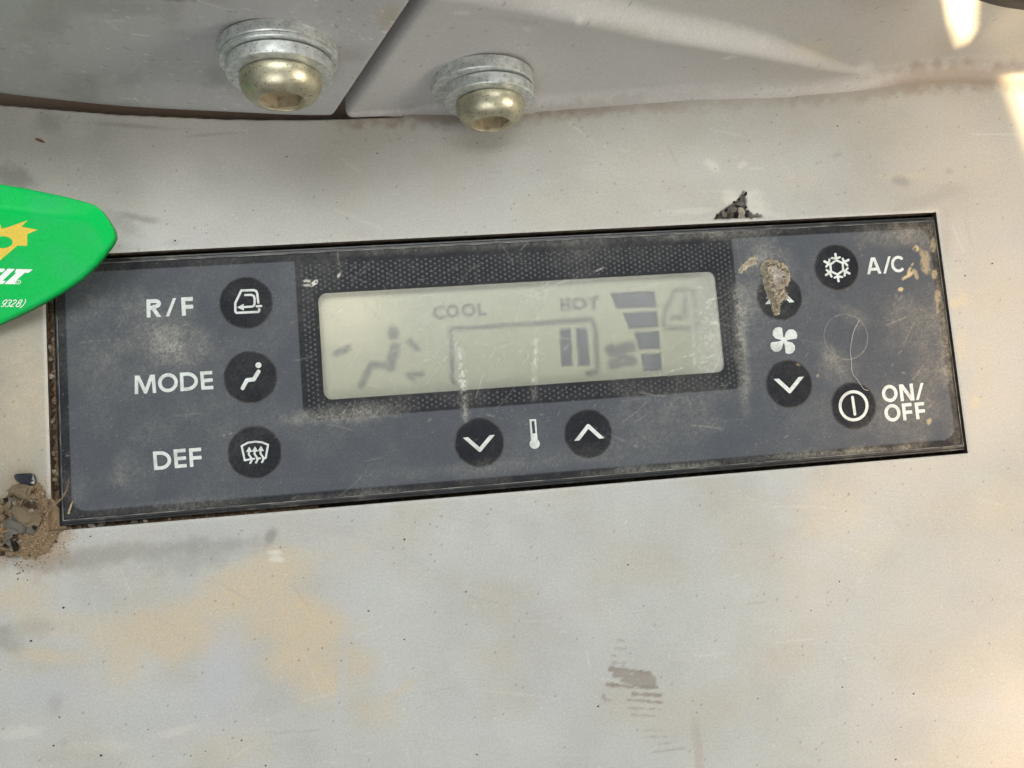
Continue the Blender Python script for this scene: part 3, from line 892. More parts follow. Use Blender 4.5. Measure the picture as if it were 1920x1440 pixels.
def face_color(px, py, x, y, base):
    d = dust_at(px, py)
    tone = lerp(np.ones(px.shape + (3,)) * DUST, (0.42, 0.37, 0.28), sstep(1480, 1760, px))
    c = base * (1 - d[..., None]) + tone * d[..., None]
    n3 = fbm(px * .12, py * .12, 57, 3)
    # dried yellow mud flecks at the right end
    for i, (cx, cy, rx, ry, a, k) in enumerate([(1735, 490, 9, 30, -8, .45), (1718, 466, 7, 5, 0, .9), (1701, 518, 12, 4, -35, .95), (1706, 505, 3, 15, 25, .8), (1716, 512, 4, 12, -25, .5), (1688, 543, 5, 4, 0, .9), (1752, 515, 6, 10, 0, .5),
                                                (1750, 462, 6, 14, 0, .4), (1742, 790, 6, 6, 0, .6), (1758, 560, 5, 26, 0, .4), (1412, 487, 9, 5, -35, .0), (1497, 684, 5, 3, 20, .6), (1533, 705, 3, 4, 0, .5)]):
        c = lerp(c, (0.52, 0.42, 0.24), k * blob(px, py, cx, cy, rx, ry, a, .4, .6, .12, 260 + i) * sstep(.25, .55, n3 + .1))
    for i, (cx, cy, rx, ry, a, k) in enumerate([(590, 530, 9, 4, -40, 1), (575, 527, 8, 3, 0, .7), (574, 535, 8, 2, 0, .7), (635, 516, 3, 5, 20, .8), (1125, 505, 10, 2, -20, .4)]):
        c = lerp(c, (0.62, 0.60, 0.54), k * blob(px, py, cx, cy, rx, ry, a, .4, .4, .15, 280 + i))
    return np.clip(c, .006, .8)


WX0, WX1, WY0, WY1, WR = -37.75, 37.9, -4.85, 14.85, 1.6
fx = axis((FX0, FX1, 0.2)); fy = axis((FY0, FY1, 0.2))
X, Y = np.meshgrid(fx, fy)
wf = f_rrect(X, Y, WX0, WX1, WY0, WY1, WR)
# pull the nodes beside the window outline onto it
near = np.abs(wf) < 0.16
e = 0.01
gx = (f_rrect(X + e, Y, WX0, WX1, WY0, WY1, WR) - f_rrect(X - e, Y, WX0, WX1, WY0, WY1, WR)) / (2 * e)
gy = (f_rrect(X, Y + e, WX0, WX1, WY0, WY1, WR) - f_rrect(X, Y - e, WX0, WX1, WY0, WY1, WR)) / (2 * e)
X = np.where(near, X - wf * gx, X); Y = np.where(near, Y - wf * gy, Y)
Zf = np.full(X.shape, ZF) + (fbm(X * .06, Y * .06, 71) - .5) * .08
px, py = proj(np.stack([X, Y, Zf], -1))
grey = 1 - sstep(-.09, .09, f_rrect(X, Y, -81.8, 83.1, -21.25, 21.1, 2.6))
frame = f_rrect(X, Y, -41.6, 42.0, -8.3, 24.0, 2.8)
grey = grey * sstep(-.09, .09, frame)
base = lerp(np.ones(X.shape + (3,)) * CHAR, GREY, grey)
cols = face_color(px, py, X, Y, base)
ctr = (wf[:-1, :-1] + wf[1:, 1:] + wf[:-1, 1:] + wf[1:, :-1]) / 4
mk("face_plate", np.stack([X, Y, Zf], -1).reshape(-1, 3), grid_faces(len(fy), len(fx), ctr > 0), M_FACE, panel, cols.reshape(-1, 3))

# halftone dots round the display
V = []; F = []
pc, pr_ = 0.815, 0.925
for a in range(110):
    for b in range(40):
        x = -41.2 + a * pc
        y = -8.0 + b * pr_ + (pr_ / 2 if a % 2 else 0)
        f1 = float(f_rrect(np.array(x), np.array(y), -41.6, 42.0, -8.3, 24.0, 2.8))
        f2 = float(f_rrect(np.array(x), np.array(y), WX0, WX1, WY0, WY1, WR))
        if f1 > -.5 or f2 < .62 or y > 20.4:
            continue
        r = .225 * random.uniform(.75, 1.08)
        n = len(V)
        for s in range(8):
            V.append((x + r * math.cos(s * math.pi / 4), y + r * math.sin(s * math.pi / 4), ZF + .06))
        F.append(tuple(range(n, n + 8)))
dots = mk("halftone_dots", V, F, M_DOT, panel, smooth=False)
dots["kind"] = "stuff"

# window pane with dust
gx_ = axis((WX0 - .3, WX1 + .3, .22)); gy_ = axis((WY0 - .3, WY1 + .3, .22))
X, Y = np.meshgrid(gx_, gy_)
P = np.stack([X, Y, np.full(X.shape, ZF - .12)], -1)
px, py = proj(P)
dst = np.clip(dust_at(px, py) * 1.25 + .05, 0, .8)
# foggy right-hand end
dst = np.clip(dst + .34 * sstep(1270, 1355, px + 10 * fbm(px * .03, py * .03, 77)), 0, .8)
mk("display_window", P.reshape(-1, 3), grid_faces(len(gy_), len(gx_)), M_PANE, panel, None, True, {"dust": dst})

# liquid crystal display
ZL = -2.6
gx_ = axis((WX0 - 2, WX1 + 2, .5)); gy_ = axis((WY0 - 2, WY1 + 2, .5))
X, Y = np.meshgrid(gx_, gy_)
P = np.stack([X, Y, np.full(X.shape, ZL)], -1)
px, py = proj(P)
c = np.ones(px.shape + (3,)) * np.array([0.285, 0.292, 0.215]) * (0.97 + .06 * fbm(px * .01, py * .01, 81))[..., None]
c = lerp(c, (0.62, 0.54, 0.36), 1.0 * blob(px, py, 640, 585, 110, 75, -10, .9, .3, .02, 3))  # warm reflected glow painted into the display's left end, here and below
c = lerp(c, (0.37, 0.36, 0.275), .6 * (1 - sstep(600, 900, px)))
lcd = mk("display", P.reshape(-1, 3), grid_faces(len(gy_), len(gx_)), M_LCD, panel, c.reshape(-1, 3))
loft_ring([(WX0 - .4, WX1 + .4, WY0 - .4, WY1 + .4, ZF - .14), (WX0 - .4, WX1 + .4, WY0 - .4, WY1 + .4, ZL + .02)], M_BLACKP, "display_surround", panel)


def segment(name, field, box, strength=.72, soft=6.0):
    V2, F = march(lambda a, b: field(a, b) - soft, *box, 1.7)
    ink = .62 * strength * (1 - sstep(-soft, soft, field(V2[:, 0], V2[:, 1]) + (fbm(V2[:, 0] * .15, V2[:, 1] * .15, 5) - .5) * 2.5))
    segment.z = getattr(segment, "z", ZL + .04) + .002
    P = onz(V2[:, 0], V2[:, 1], segment.z)
    return mk(name, P, [tuple(reversed(f)) for f in F], M_SEG, lcd, None, True, {"ink": ink})


def cr(s, ox, oy):
    return lambda x, y: (ox + x / s, oy + y / s)


def tr_(T, pts):
    return [T(*p) for p in pts]


T4 = cr(4.0, 540, 440); T3 = cr(7.2, 1000, 520); T2 = cr(7.2, 1240, 520)
segment("air_arrow", lambda a, b: f_line(a, b, tr_(T4, [(360, 890), (450, 850)]), 11), (615, 675, 630, 685), .7)
segment("seated_figure", lambda a, b: np.minimum(np.minimum(f_ell(a, b, *T4(790, 740), 10.5, 11.5), f_line(a, b, tr_(T4, [(805, 850), (765, 985)]), 19)),
        f_line(a, b, tr_(T4, [(765, 985), (625, 975), (550, 1130)]), 12)), (660, 765, 600, 740), .72)
segment("air_arrow", lambda a, b: f_line(a, b, tr_(T4, [(915, 800), (970, 860)]), 11), (750, 800, 620, 675), .7)
segment("air_arrow", lambda a, b: np.minimum(f_line(a, b, tr_(T4, [(905, 1050), (1005, 1045)]), 9), f_line(a, b, tr_(T4, [(915, 1060), (940, 1085)]), 8)), (750, 810, 685, 730), .72)


def glyph(ch, BL, BR, TL, w):
    """field of a sans-serif capital in the box BL, BR, TL (pixels), stroke width w"""
    BL, BR, TL = map(np.array, (BL, BR, TL))
    U, Vv = BR - BL, TL - BL
    hu = w / 2 / np.linalg.norm(U); hv = w / 2 / np.linalg.norm(Vv)

    def M(pts):
        return [tuple(BL + U * u + Vv * v) for u, v in pts]

    def arc(cx, cy, rx, ry, a0, a1, n=28):
        return [(cx + rx * math.cos(math.radians(a0 + (a1 - a0) * k / n)), cy + ry * math.sin(math.radians(a0 + (a1 - a0) * k / n))) for k in range(n + 1)]
    S = []
    clip = True
    if ch in "EFL":
        S = [[(hu, -.2), (hu, 1.2)]]
        if ch != "L":
            S += [[(hu, 1 - hv), (1.3, 1 - hv)], [(hu, .5), (.9, .5)]]
        if ch in "EL":
            S.append([(hu, hv), (1.3, hv)])
        if ch == "F":
            S[2] = [(hu, .47), (.92, .47)]
    elif ch == "O":
        S = [arc(.5, .5, .5 - hu, .5 - hv, 0, 360, 40)]
    elif ch == "C":
        S = [arc(.54, .5, .54 - hu, .5 - hv, 52, 308, 36)]
    elif ch == "D":
        S = [[(hu, -.2), (hu, 1.2)], [(hu, 1 - hv)] + arc(.38, .5, .62 - hu, .5 - hv, 90, -90) + [(hu, hv)]]
    elif ch == "R":
        S = [[(hu, -.2), (hu, 1.2)], [(hu, 1 - hv)] + arc(.48, .735, .44 - hu, .265 - hv, 90, -90) + [(hu, .47)], [(.45, .45), (.95 - hu * .6, -.12)]]
    elif ch == "M":
        S = [[(hu * .9, -.2), (.125, 1.2)], [(1 - hu * .9, -.2), (.875, 1.2)], [(.125, 1.12), (.5, .06), (.875, 1.12)]]
    elif ch == "N":
        S = [[(hu, -.2), (hu, 1.2)], [(1 - hu, -.2), (1 - hu, 1.2)], [(hu * .9, 1.06), (1 - hu * .9, -.06)]]
    elif ch == "A":
        S = [[(hu * .5, -.14), (.5, 1.12)], [(1 - hu * .5, -.14), (.5, 1.12)], [(.26, .29), (.74, .29)]]
    elif ch == "H":
        S = [[(hu, -.2), (hu, 1.2)], [(1 - hu, -.2), (1 - hu, 1.2)], [(hu, .5), (1 - hu, .5)]]
    elif ch == "T":
        S = [[(.5, -.2), (.5, 1.2)], [(-.2, 1 - hv), (1.2, 1 - hv)]]
    elif ch == "/":
        S = [[(hu, -.3), (1 - hu, 1.3)]]
        S = [[(hu - (1 - 2 * hu) * .25, -.25), (1 - hu + (1 - 2 * hu) * .25, 1.25)]]
    elif ch == "9":
        S = [arc(.5, .68, .42, .3, 0, 360), [(.92, .68), (.86, .35), (.6, .04), (.25, .04)]]; clip = False
    elif ch == "3":
        S = [arc(.45, .75, .42, .23, 150, -80), arc(.45, .26, .46, .26, 80, -150)]; clip = False
    elif ch == "2":
        S = [arc(.5, .72, .4, .26, 160, -20) + [(.08, .02), (.95, .02)]]; clip = False
    elif ch == "8":
        S = [arc(.5, .75, .36, .24, 0, 360), arc(.5, .26, .44, .26, 0, 360)]; clip = False
    elif ch == ")":
        S = [arc(-.3, .45, .9, .75, 55, -55)]; clip = False
    S = [M(s) for s in S]
    quad = M([(0, 0), (1, 0), (1, 1), (0, 1)])
    cor = quad if clip else M([(-.3, -.4), (1.4, -.4), (1.4, 1.3), (-.3, 1.3)])

    def field(a, b):
        f = None
        for s in S:
            g = f_line(a, b, s, w)
            f = g if f is None else np.minimum(f, g)
        if clip:
            f = np.maximum(f, f_poly(a, b, quad))
        return f
    xs_ = [p[0] for p in cor]; ys_ = [p[1] for p in cor]
    return field, (min(xs_) - 2, max(xs_) + 2, min(ys_) - 2, max(ys_) + 2)


def multi(items):
    fs = [glyph(*i) for i in items]
    box = (min(f[1][0] for f in fs), max(f[1][1] for f in fs), min(f[1][2] for f in fs), max(f[1][3] for f in fs))

    def field(a, b):
        r = fs[0][0](a, b)
        for f in fs[1:]:
            r = np.minimum(r, f[0](a, b))
        return r
    return field, box


def grow(box, k):
    return (box[0] - k, box[1] + k, box[2] - k, box[3] + k)


def word(T, defs, w):
    return multi([(ch, T(*a), T(*b), T(*c_), w) for ch, a, b, c_ in defs])


f, bx = word(T4, [("C", (1090, 638), (1190, 630), (1086, 535)), ("O", (1190, 630), (1285, 622), (1186, 528)), ("O", (1305, 620), (1410, 610), (1300, 520)), ("L", (1425, 612), (1490, 606), (1420, 515))], 5.5)
segment("lettering", f, grow(bx, 5), .74, 3.2)
f, bx = word(T3, [("H", (375, 460), (500, 447), (365, 290)), ("O", (515, 447), (730, 432), (505, 280)), ("T", (750, 432), (890, 422), (740, 262))], 6)
segment("lettering", f, grow(bx, 5), .68, 3.4)
segment("gauge_frame", lambda a, b: np.minimum(np.minimum(f_line(a, b, [(849, 716), (845, 617), (1000, 607)], 7), f_line(a, b, [(1000, 607), (1108, 599), (1116, 615), (1120, 690)], 9)), f_line(a, b, [(1102, 700), (1118, 697)], 9)), (835, 1135, 585, 730), .74, 5.0)
for q in ([(355, 700), (500, 695), (535, 1190), (385, 1200)], [(580, 695), (725, 688), (760, 1190), (610, 1195)]):
    q = tr_(T3, q)
    segment("level_bar", lambda a, b, q=q: f_poly(a, b, q), (1040, 1112, 608, 692), 1.3, 3.4)
for q in ([(1045, 215), (1630, 190), (1655, 395), (1125, 420)], [(1215, 490), (1665, 455), (1685, 665), (1300, 695)], [(1370, 745), (1690, 728), (1705, 960), (1430, 970)], [(1460, 1040), (1715, 1025), (1735, 1250), (1490, 1265)]):
    q = tr_(T3, q)
    segment("fan_speed_bar", lambda a, b, q=q: f_poly(a, b, q), (1140, 1246, 540, 702), 1.38, 3.2)
segment("fan_symbol", lambda a, b: np.minimum(np.minimum(f_line(a, b, tr_(T3, [(1050, 980), (1110, 1010)]), 23), f_line(a, b, tr_(T3, [(1210, 960), (1310, 940)]), 20)),
        np.minimum(f_line(a, b, tr_(T3, [(1080, 1170), (1180, 1140)]), 20), np.minimum(f_line(a, b, tr_(T3, [(1230, 1130), (1330, 1130)]), 20), f_line(a, b, tr_(T3, [(1150, 1010), (1240, 1120)]), 18)))), (1125, 1198, 635, 700), .85)
segment("cab_symbol", lambda a, b: np.minimum(np.minimum(f_line(a, b, tr_(T2, [(460, 390), (440, 210), (390, 170), (180, 180), (40, 480), (30, 640), (80, 690), (390, 690)]), 6.5),
        f_line(a, b, tr_(T2, [(330, 290), (310, 530), (140, 545)]), 7)), np.minimum(f_line(a, b, tr_(T2, [(450, 520), (490, 515)]), 7), f_line(a, b, tr_(T2, [(490, 610), (470, 680)]), 7))), (1232, 1318, 530, 628), .68)


# keys
def key(cxp, cyp, rmm, blank=False, label=None):
    c0 = onz(cxp, cyp, ZF)[:2]
    V2, F = march(lambda a, b: np.hypot(a - c0[0], b - c0[1]) - rmm, c0[0] - rmm - .3, c0[0] + rmm + .3, c0[1] - rmm - .3, c0[1] + rmm + .3, .22)
    rr = np.hypot(V2[:, 0] - c0[0], V2[:, 1] - c0[1])
    z = ZF + .05 + .13 * np.sqrt(np.clip(1 - sstep(rmm - .7, rmm, rr), 0, 1))
    P = np.stack([V2[:, 0], V2[:, 1], z], -1)
    a, b = proj(P)
    n = len(P)
    basec = GREY if blank else np.array([0.0115, 0.013, 0.018])
    col = face_color(a, b, None, None, np.ones((n, 3)) * basec)
    if not blank:
        col = np.clip(col - (col - basec) * .45, .004, .8)
    # dust caught at the rim
    col = lerp(col, (.30, .28, .25), (.75 if blank else .35) * sstep(rmm - .34, rmm - .08, rr) * fbm(a * .1, b * .1, 91))
    o = mk("blank_button" if blank else "button", P, F, M_KEY if not blank else M_FACE, panel, col)
    if label:
        o["label"] = label
    if blank:
        ring = march(lambda x, y: np.abs(np.hypot(x - c0[0], y - c0[1]) - rmm) - .07, c0[0] - 5, c0[0] + 5, c0[1] - 5, c0[1] + 5, .12)
    return o


def icon(name, field, box, parent, mat=M_WHITE, z=None, step=.75):
    V2, F = march(field, *box, step)
    z = ZF + .205 if z is None else z
    return mk(name, onz(V2[:, 0], V2[:, 1], z), [tuple(reversed(f)) for f in F], mat, parent)


TA = cr(6.0, 240, 500); TB = cr(5.54, 240, 640); TC = cr(6.0, 840, 750); TD = cr(5.3333, 1400, 600); TE = cr(8.727, 1520, 440); T6 = cr(2.88, 1340, 380)
k = key(462.0, 568.0, 4.78, label="round black recirculation button with cab symbol")
icon("cab_icon", lambda a, b: np.minimum(np.minimum(f_line(a, b, tr_(TA, [(1466, 405), (1453, 300), (1442, 275), (1415, 264), (1275, 268), (1207, 410), (1207, 505), (1222, 520), (1465, 508), (1475, 500), (1476, 478)]), 4.3),
     f_line(a, b, tr_(TA, [(1318, 319), (1390, 317), (1416, 330), (1424, 355), (1424, 420), (1414, 440), (1395, 449), (1290, 455)]), 4.0)),
     np.minimum(f_poly(a, b, tr_(TA, [(1228, 458), (1302, 416), (1304, 494)])), f_line(a, b, tr_(TA, [(1448, 446), (1498, 442)]), 4.2))), (435, 500, 538, 595), k)
k = key(470.0, 707.0, 4.78, label="round black mode button with seated figure symbol")
icon("seated_figure_icon", lambda a, b: np.minimum(f_ell(a, b, *TA(1467, 1108), 5.6, 5.4), f_line(a, b, tr_(TA, [(1468, 1180), (1415, 1268), (1338, 1276), (1290, 1366)]), 7.4)), (445, 500, 675, 735), k)
k = key(478.3, 847.6, 4.78, label="round black defrost button with windscreen symbol")


def defrost(a, b):
    f = f_line(a, b, tr_(TB, [(1262, 1226), (1213, 1236), (1180, 1088), (1245, 1053), (1320, 1042), (1390, 1048), (1455, 1075), (1430, 1212), (1406, 1214)]), 3.7)
    for p in ([(1288, 1222), (1312, 1219)], [(1348, 1217), (1372, 1215)]):
        f = np.minimum(f, f_line(a, b, tr_(TB, p), 3.4))
    for dx, dy in ((0, 0), (60, -4), (122, -9)):
        f = np.minimum(f, f_poly(a, b, tr_(TB, [(1259 + dx, 1094 + dy), (1225 + dx, 1150 + dy), (1291 + dx, 1147 + dy)])))
        f = np.minimum(f, f_line(a, b, tr_(TB, [(1258 + dx, 1140 + dy), (1254 + dx, 1175 + dy), (1278 + dx, 1208 + dy), (1284 + dx, 1238 + dy), (1270 + dx, 1264 + dy)]), 3.7))
    return f


icon("windscreen_icon", defrost, (445, 510, 822, 875), k, step=.6)


def chevron(T, p0, p1, p2, w, l0, l1):
    q = tr_(T, [p0, p1, p2]); h0 = T(*l0); h1 = T(*l1)
    return lambda a, b: np.maximum(f_line(a, b, [(q[0][0] * 1.3 - q[1][0] * .3, q[0][1] * 1.3 - q[1][1] * .3), q[1], (q[2][0] * 1.3 - q[1][0] * .3, q[2][1] * 1.3 - q[1][1] * .3)], w),
                                   f_half(a, b, h0[0], h0[1], h1[0], h1[1], q[1][0], q[1][1]))


k = key(899.2, 829.7, 4.62, label="round black temperature down button")
icon("down_arrow_icon", chevron(TC, (196, 421), (358, 562), (498, 394), 7.2, (172, 424), (527, 390)), (860, 940, 800, 855), k)
k = key(1103.3, 813.0, 4.62, label="round black temperature up button")
icon("up_arrow_icon", chevron(TC, (1449, 457), (1577, 292), (1731, 433), 7.2, (1422, 460), (1758, 430)), (1065, 1145, 785, 835), k)
k = key(1461.5, 557.0, 4.66, label="round black fan up button under dried mud")
icon("up_arrow_icon", chevron(T6, (288, 545), (346, 468), (416, 536), 7.2, (268, 549), (432, 537)), (1420, 1500, 530, 580), k)
k = key(1479.5, 719.6, 4.72, label="round black fan down button")
icon("down_arrow_icon", chevron(TD, (296, 588), (431, 713), (545, 569), 7.4, (272, 590), (570, 566)), (1440, 1520, 695, 745), k)
k = key(1568.7, 501.5, 4.66, label="round black snowflake button")


def flake(a, b):
    Vx = [(418, 418), (524, 464), (532, 585), (440, 652), (332, 602), (322, 487)]
    tips = [(405, 318), (618, 413), (634, 634), (456, 760), (252, 660), (226, 437)]
    br = [((348, 383), (476, 370)), ((524, 392), (600, 502)), ((604, 550), (556, 668)), ((516, 692), (392, 702)), ((340, 684), (262, 578)), ((256, 522), (308, 406))]
    f = f_line(a, b, tr_(TE, Vx), 4.0, True)
    for v, tp, bb in zip(Vx, tips, br):
        f = np.minimum(f, f_line(a, b, tr_(TE, [v, tp]), 4.4))
        m = (v[0] * .72 + tp[0] * .28, v[1] * .72 + tp[1] * .28)
        for q in bb:
            f = np.minimum(f, f_line(a, b, tr_(TE, [m, q]), 4.0))
    return f


icon("snowflake_icon", flake, (1538, 1600, 470, 535), k, step=.6)
k = key(1600.3, 760.9, 4.66, label="round black on off button")
icon("power_icon", lambda a, b: np.minimum(np.abs(f_ell(a, b, *TD(1069, 858), 25.2, 26.3)) - 2.7, f_line(a, b, tr_(TD, [(1058, 772), (1083, 942)]), 5.2)), (1568, 1632, 728, 795), k)
key(1585.8, 631.7, 4.6, blank=True, label="round blank grey button without a symbol")

# printed symbols and words on the face
blade = [(350, 80), (322, 73), (288, 83), (264, 112), (264, 152), (290, 182), (340, 195), (372, 215), (385, 200), (362, 165), (356, 120)]


def fan(a, b):
    f = None
    for k_ in range(4):
        pts = []
        for x, y in blade:
            dx, dy = x - 372, y - 205
            for _ in range(k_):
                dx, dy = -dy, dx
            pts.append(TD(372 + dx, 205 + dy))
        g = f_poly(a, b, pts) - .5
        f = g if f is None else np.minimum(f, g)
    return f


ZP = ZF + .07
icon("fan_symbol", fan, (1440, 1500, 608, 668), panel, z=ZP)
tube = tr_(TC, [(916, 218), (990, 214), (1008, 450), (934, 455)]); hole = tr_(TC, [(938, 238), (972, 236), (985, 374), (951, 377)])
icon("thermometer_symbol", lambda a, b: np.minimum(np.maximum(f_poly(a, b, tube), -f_poly(a, b, hole)), f_ell(a, b, *TC(975, 492), 9.5, 9.4)), (985, 1020, 780, 848), panel, z=ZP, step=.6)
icon("thermometer_tube", lambda a, b: f_poly(a, b, hole) - .3, (990, 1010, 785, 815), panel, M_BLACKP, ZP - .005)


def printed(T, defs, w):
    for ch, a, b, c_ in defs:
        f, bx = glyph(ch, T(*a), T(*b), T(*c_), w)
        icon("letter", f, bx, panel, z=ZP)


printed(TA, [("R", (211, 573), (388, 563), (207, 369))], 7.2)
printed(TA, [("/", (428, 560), (532, 555), (436, 358))], 5.6)
printed(TA, [("F", (607, 553), (738, 546), (597, 346))], 7.5)
printed(TB, [("M", (70, 549), (294, 536), (62, 357)), ("O", (315, 535), (520, 522), (310, 337)), ("D", (545, 519), (730, 506), (537, 326)), ("E", (763, 504), (888, 496), (748, 314))], 6.5)
printed(TB, [("D", (272, 1338), (455, 1326), (258, 1146)), ("E", (487, 1319), (612, 1308), (471, 1124)), ("F", (644, 1306), (770, 1296), (632, 1113))], 6.6)
printed(TE, [("A", (926, 649), (1158, 637), (902, 377)), ("C", (1325, 622), (1545, 610), (1306, 352))], 5.4)
printed(TE, [("/", (1190, 637), (1292, 632), (1206, 360))], 4.6)
printed(TD, [("O", (1360, 826), (1516, 816), (1346, 654)), ("N", (1541, 813), (1680, 803), (1521, 645)), ("O", (1386, 1020), (1546, 1010), (1370, 846)), ("F", (1567, 1006), (1664, 999), (1549, 835)), ("F", (1697, 993), (1792, 986), (1677, 826))], 6.2)
printed(TD, [("/", (1694, 801), (1755, 797), (1706, 633))], 5.0)


# ------------------------------------------------------------------ green tag lying over the upper left corner
RZ, SL = 13.0, 0.60               # height of the ridge, fall of the printed face towards the front
RIDGE_T = onz([-340, -200, -80, 0, 60, 120, 160, 186, 196, 203, 209], [398, 392, 395, 402, 408, 414, 418, 421, 427, 433, 440], RZ)[:, :2]
YR = float(RIDGE_T[3, 1])


def ontag(px, py, up=0.0):
    d = pixray(px, py)
    # plane z = RZ + SL * (y - YR)
    t = (RZ + up + SL * (CC[1] - YR) - CC[2]) / (d[..., 2] - SL * d[..., 1])
    return CC + d * t[..., None]


LOW_PX = [(211, 438), (209, 448), (203, 461), (193, 476), (176, 496), (150, 520), (120, 541), (85, 562), (40, 585), (0, 604), (-60, 632), (-160, 668), (-300, 690), (-420, 670), (-470, 600), (-480, 480)]
HIGH_PX = [(-440, 390), (-340, 345), (-200, 336), (-80, 341), (0, 350), (60, 359), (115, 370), (160, 381), (182, 388), (190, 394), (198, 406), (207, 424)]
lowp = ontag([p[0] for p in LOW_PX], [p[1] for p in LOW_PX])[:, :2]
highp = onz([p[0] for p in HIGH_PX], [p[1] for p in HIGH_PX], np.interp([p[0] for p in HIGH_PX], [0, 120, 190, 208], [11.0, 11.2, 11.6, 11.8]))[:, :2]
OUT = np.concatenate([lowp, highp])
TOP = np.concatenate([highp, lowp[:1]])
V2, F = march(lambda a, b: f_poly(a, b, [tuple(p) for p in OUT]), OUT[:, 0].min() - 1, OUT[:, 0].max() + 1, OUT[:, 1].min() - 1, OUT[:, 1].max() + 1, .4)
dt = f_line(V2[:, 0], V2[:, 1], [tuple(p) for p in TOP], 0)
da = -f_poly(V2[:, 0], V2[:, 1], [tuple(p) for p in OUT])
wid = np.interp(V2[:, 0], [-110, -92, -78, -72], [5.2, 4.9, 3.6, 2.4])
q = np.clip(dt / wid, 0, 3)
ch = 1 - np.where(q < 1.25, (np.sqrt((1 - q) ** 2 + .012) + (1 - q)) / 2, 0)
z = RZ + SL * (V2[:, 1] - YR) - np.interp(V2[:, 0], [-92, -80, -74, -71], [3.7, 3.0, 1.6, 0.9]) * (1 - ch) - .12 * np.clip(1 - da / .3, 0, 1) ** 2
top = np.stack([V2[:, 0], V2[:, 1], z], -1)
bot = top.copy(); bot[:, 2] -= 1.6 + .3 * sstep(0, 2, da)
from collections import Counter
ec = Counter()
for f in F:
    for a, b in zip(f, f[1:] + f[:1]):
        ec[(a, b)] += 1
bd = [(a, b) for (a, b) in ec if (b, a) not in ec]
n = len(top)
FF = [tuple(f) for f in F] + [tuple(i + n for i in reversed(f)) for f in F] + [(b, a, a + n, b + n) for a, b in bd]
tagroot = empty("key_tag", (-95, 16, 1.0), "bright green plastic key tag with yellow and white print at the left edge", "key tag")
mk("tag_body", np.concatenate([top, bot]), FF, M_TAG, tagroot)
TT = cr(7.575, 0, 400)


def tagprint(name, field, box, mat, step=.7):
    V2, F = march(field, *box, step)
    return mk(name, ontag(V2[:, 0], V2[:, 1], .05), [tuple(reversed(f)) for f in F], mat, tagroot)


sun = tr_(TT, [(-60, 130), (8, 160), (22, 220), (120, 195), (395, 98), (302, 190), (535, 233), (388, 295), (386, 462), (248, 458), (10, 660), (-60, 700)])
tagprint("yellow_emblem", lambda a, b: np.maximum(f_poly(a, b, sun), -f_ell(a, b, *TT(40, 410), 18.5, 11.2)), (-8, 74, 408, 494), M_YEL)
E_ = tr_(TT, [(-40, 782), (72, 785), (58, 820), (22, 838), (-40, 830)]); E2 = tr_(TT, [(-40, 960), (10, 950), (-20, 1003), (-40, 1003)])
L_ = tr_(TT, [(110, 786), (215, 788), (36, 958), (82, 957), (44, 1003), (-40, 1003), (-40, 930)])
T_ = tr_(TT, [(234, 790), (468, 796), (404, 845), (352, 843), (172, 1006), (58, 1003), (236, 842), (205, 842)])
tagprint("letter", lambda a, b: np.minimum(f_poly(a, b, E_), f_poly(a, b, E2) + 50), (-6, 12, 500, 540), M_TAGW, .5)
tagprint("letter", lambda a, b: f_poly(a, b, L_), (-6, 32, 500, 536), M_TAGW, .5)
tagprint("letter", lambda a, b: f_poly(a, b, T_), (5, 66, 500, 536), M_TAGW, .5)
tagprint("full_stop", lambda a, b: f_ell(a, b, *TT(203, 995), 2.3, 2.0), (22, 32, 526, 536), M_TAGW, .4)
tagprint("registered_mark", lambda a, b: np.minimum(np.abs(f_ell(a, b, *TT(258, 976), 4.6, 3.6)) - .55, f_line(a, b, tr_(TT, [(248, 985), (262, 966), (270, 975)]), .9)), (26, 44, 520, 538), M_TAGW, .4)
for ch_, x0 in (("9", 8), ("3", 72), ("2", 140), ("8", 222), (")", 292)):
    f, bx = glyph(ch_, TT(x0 - 8, 1325), TT(x0 + 52, 1325), TT(x0 + 52, 1228), 1.45)
    tagprint("digit" if ch_ != ")" else "bracket", f, grow(bx, 4), M_TAGW, .4)

# ------------------------------------------------------------------ dark rubber edge at the upper right
q0, q1 = ony(1838, -4, 46.0), ony(1935, 18, 46.0)
V = []; F = []
for k_ in range(13):
    tt = -.4 + 1.9 * k_ / 12
    c0 = q0 + (q1 - q0) * tt
    for s in range(14):
        th = 2 * math.pi * s / 14
        V.append((c0[0], c0[1] + 1.7 + 3.0 * math.cos(th), c0[2] + 2.0 + 3.2 * math.sin(th) + .2 * math.sin(k_)))
for k_ in range(12):
    for s in range(14):
        F.append((k_ * 14 + s, k_ * 14 + (s + 1) % 14, (k_ + 1) * 14 + (s + 1) % 14, (k_ + 1) * 14 + s))
F += [tuple(range(13, -1, -1)), tuple(range(12 * 14, 13 * 14))]
rub = mk("rubber_trim", V, F, M_RUBBER)
tag(rub, "dark rubber trim edge across the upper right corner", "trim")


# ------------------------------------------------------------------ loose dirt
def crumb_mesh(seed, mat, flat=.7):
    bm = bmesh.new()
    bmesh.ops.create_icosphere(bm, subdivisions=2, radius=1.0)
    r = random.Random(seed)
    ph = [r.uniform(0, 9) for _ in range(6)]
    for v in bm.verts:
        x, y, z_ = v.co
        k_ = 1 + .22 * math.sin(3 * x + ph[0]) * math.cos(2.5 * y + ph[1]) + .18 * math.sin(5 * z_ + ph[2] + 2 * x) + .10 * math.sin(9 * y + ph[3]) + r.uniform(-.16, .16)
        v.co = v.co * k_
        v.co.z *= flat
    me = bpy.data.meshes.new("soil_crumb")
    bm.to_mesh(me); bm.free()
    me.materials.append(mat)
    return me


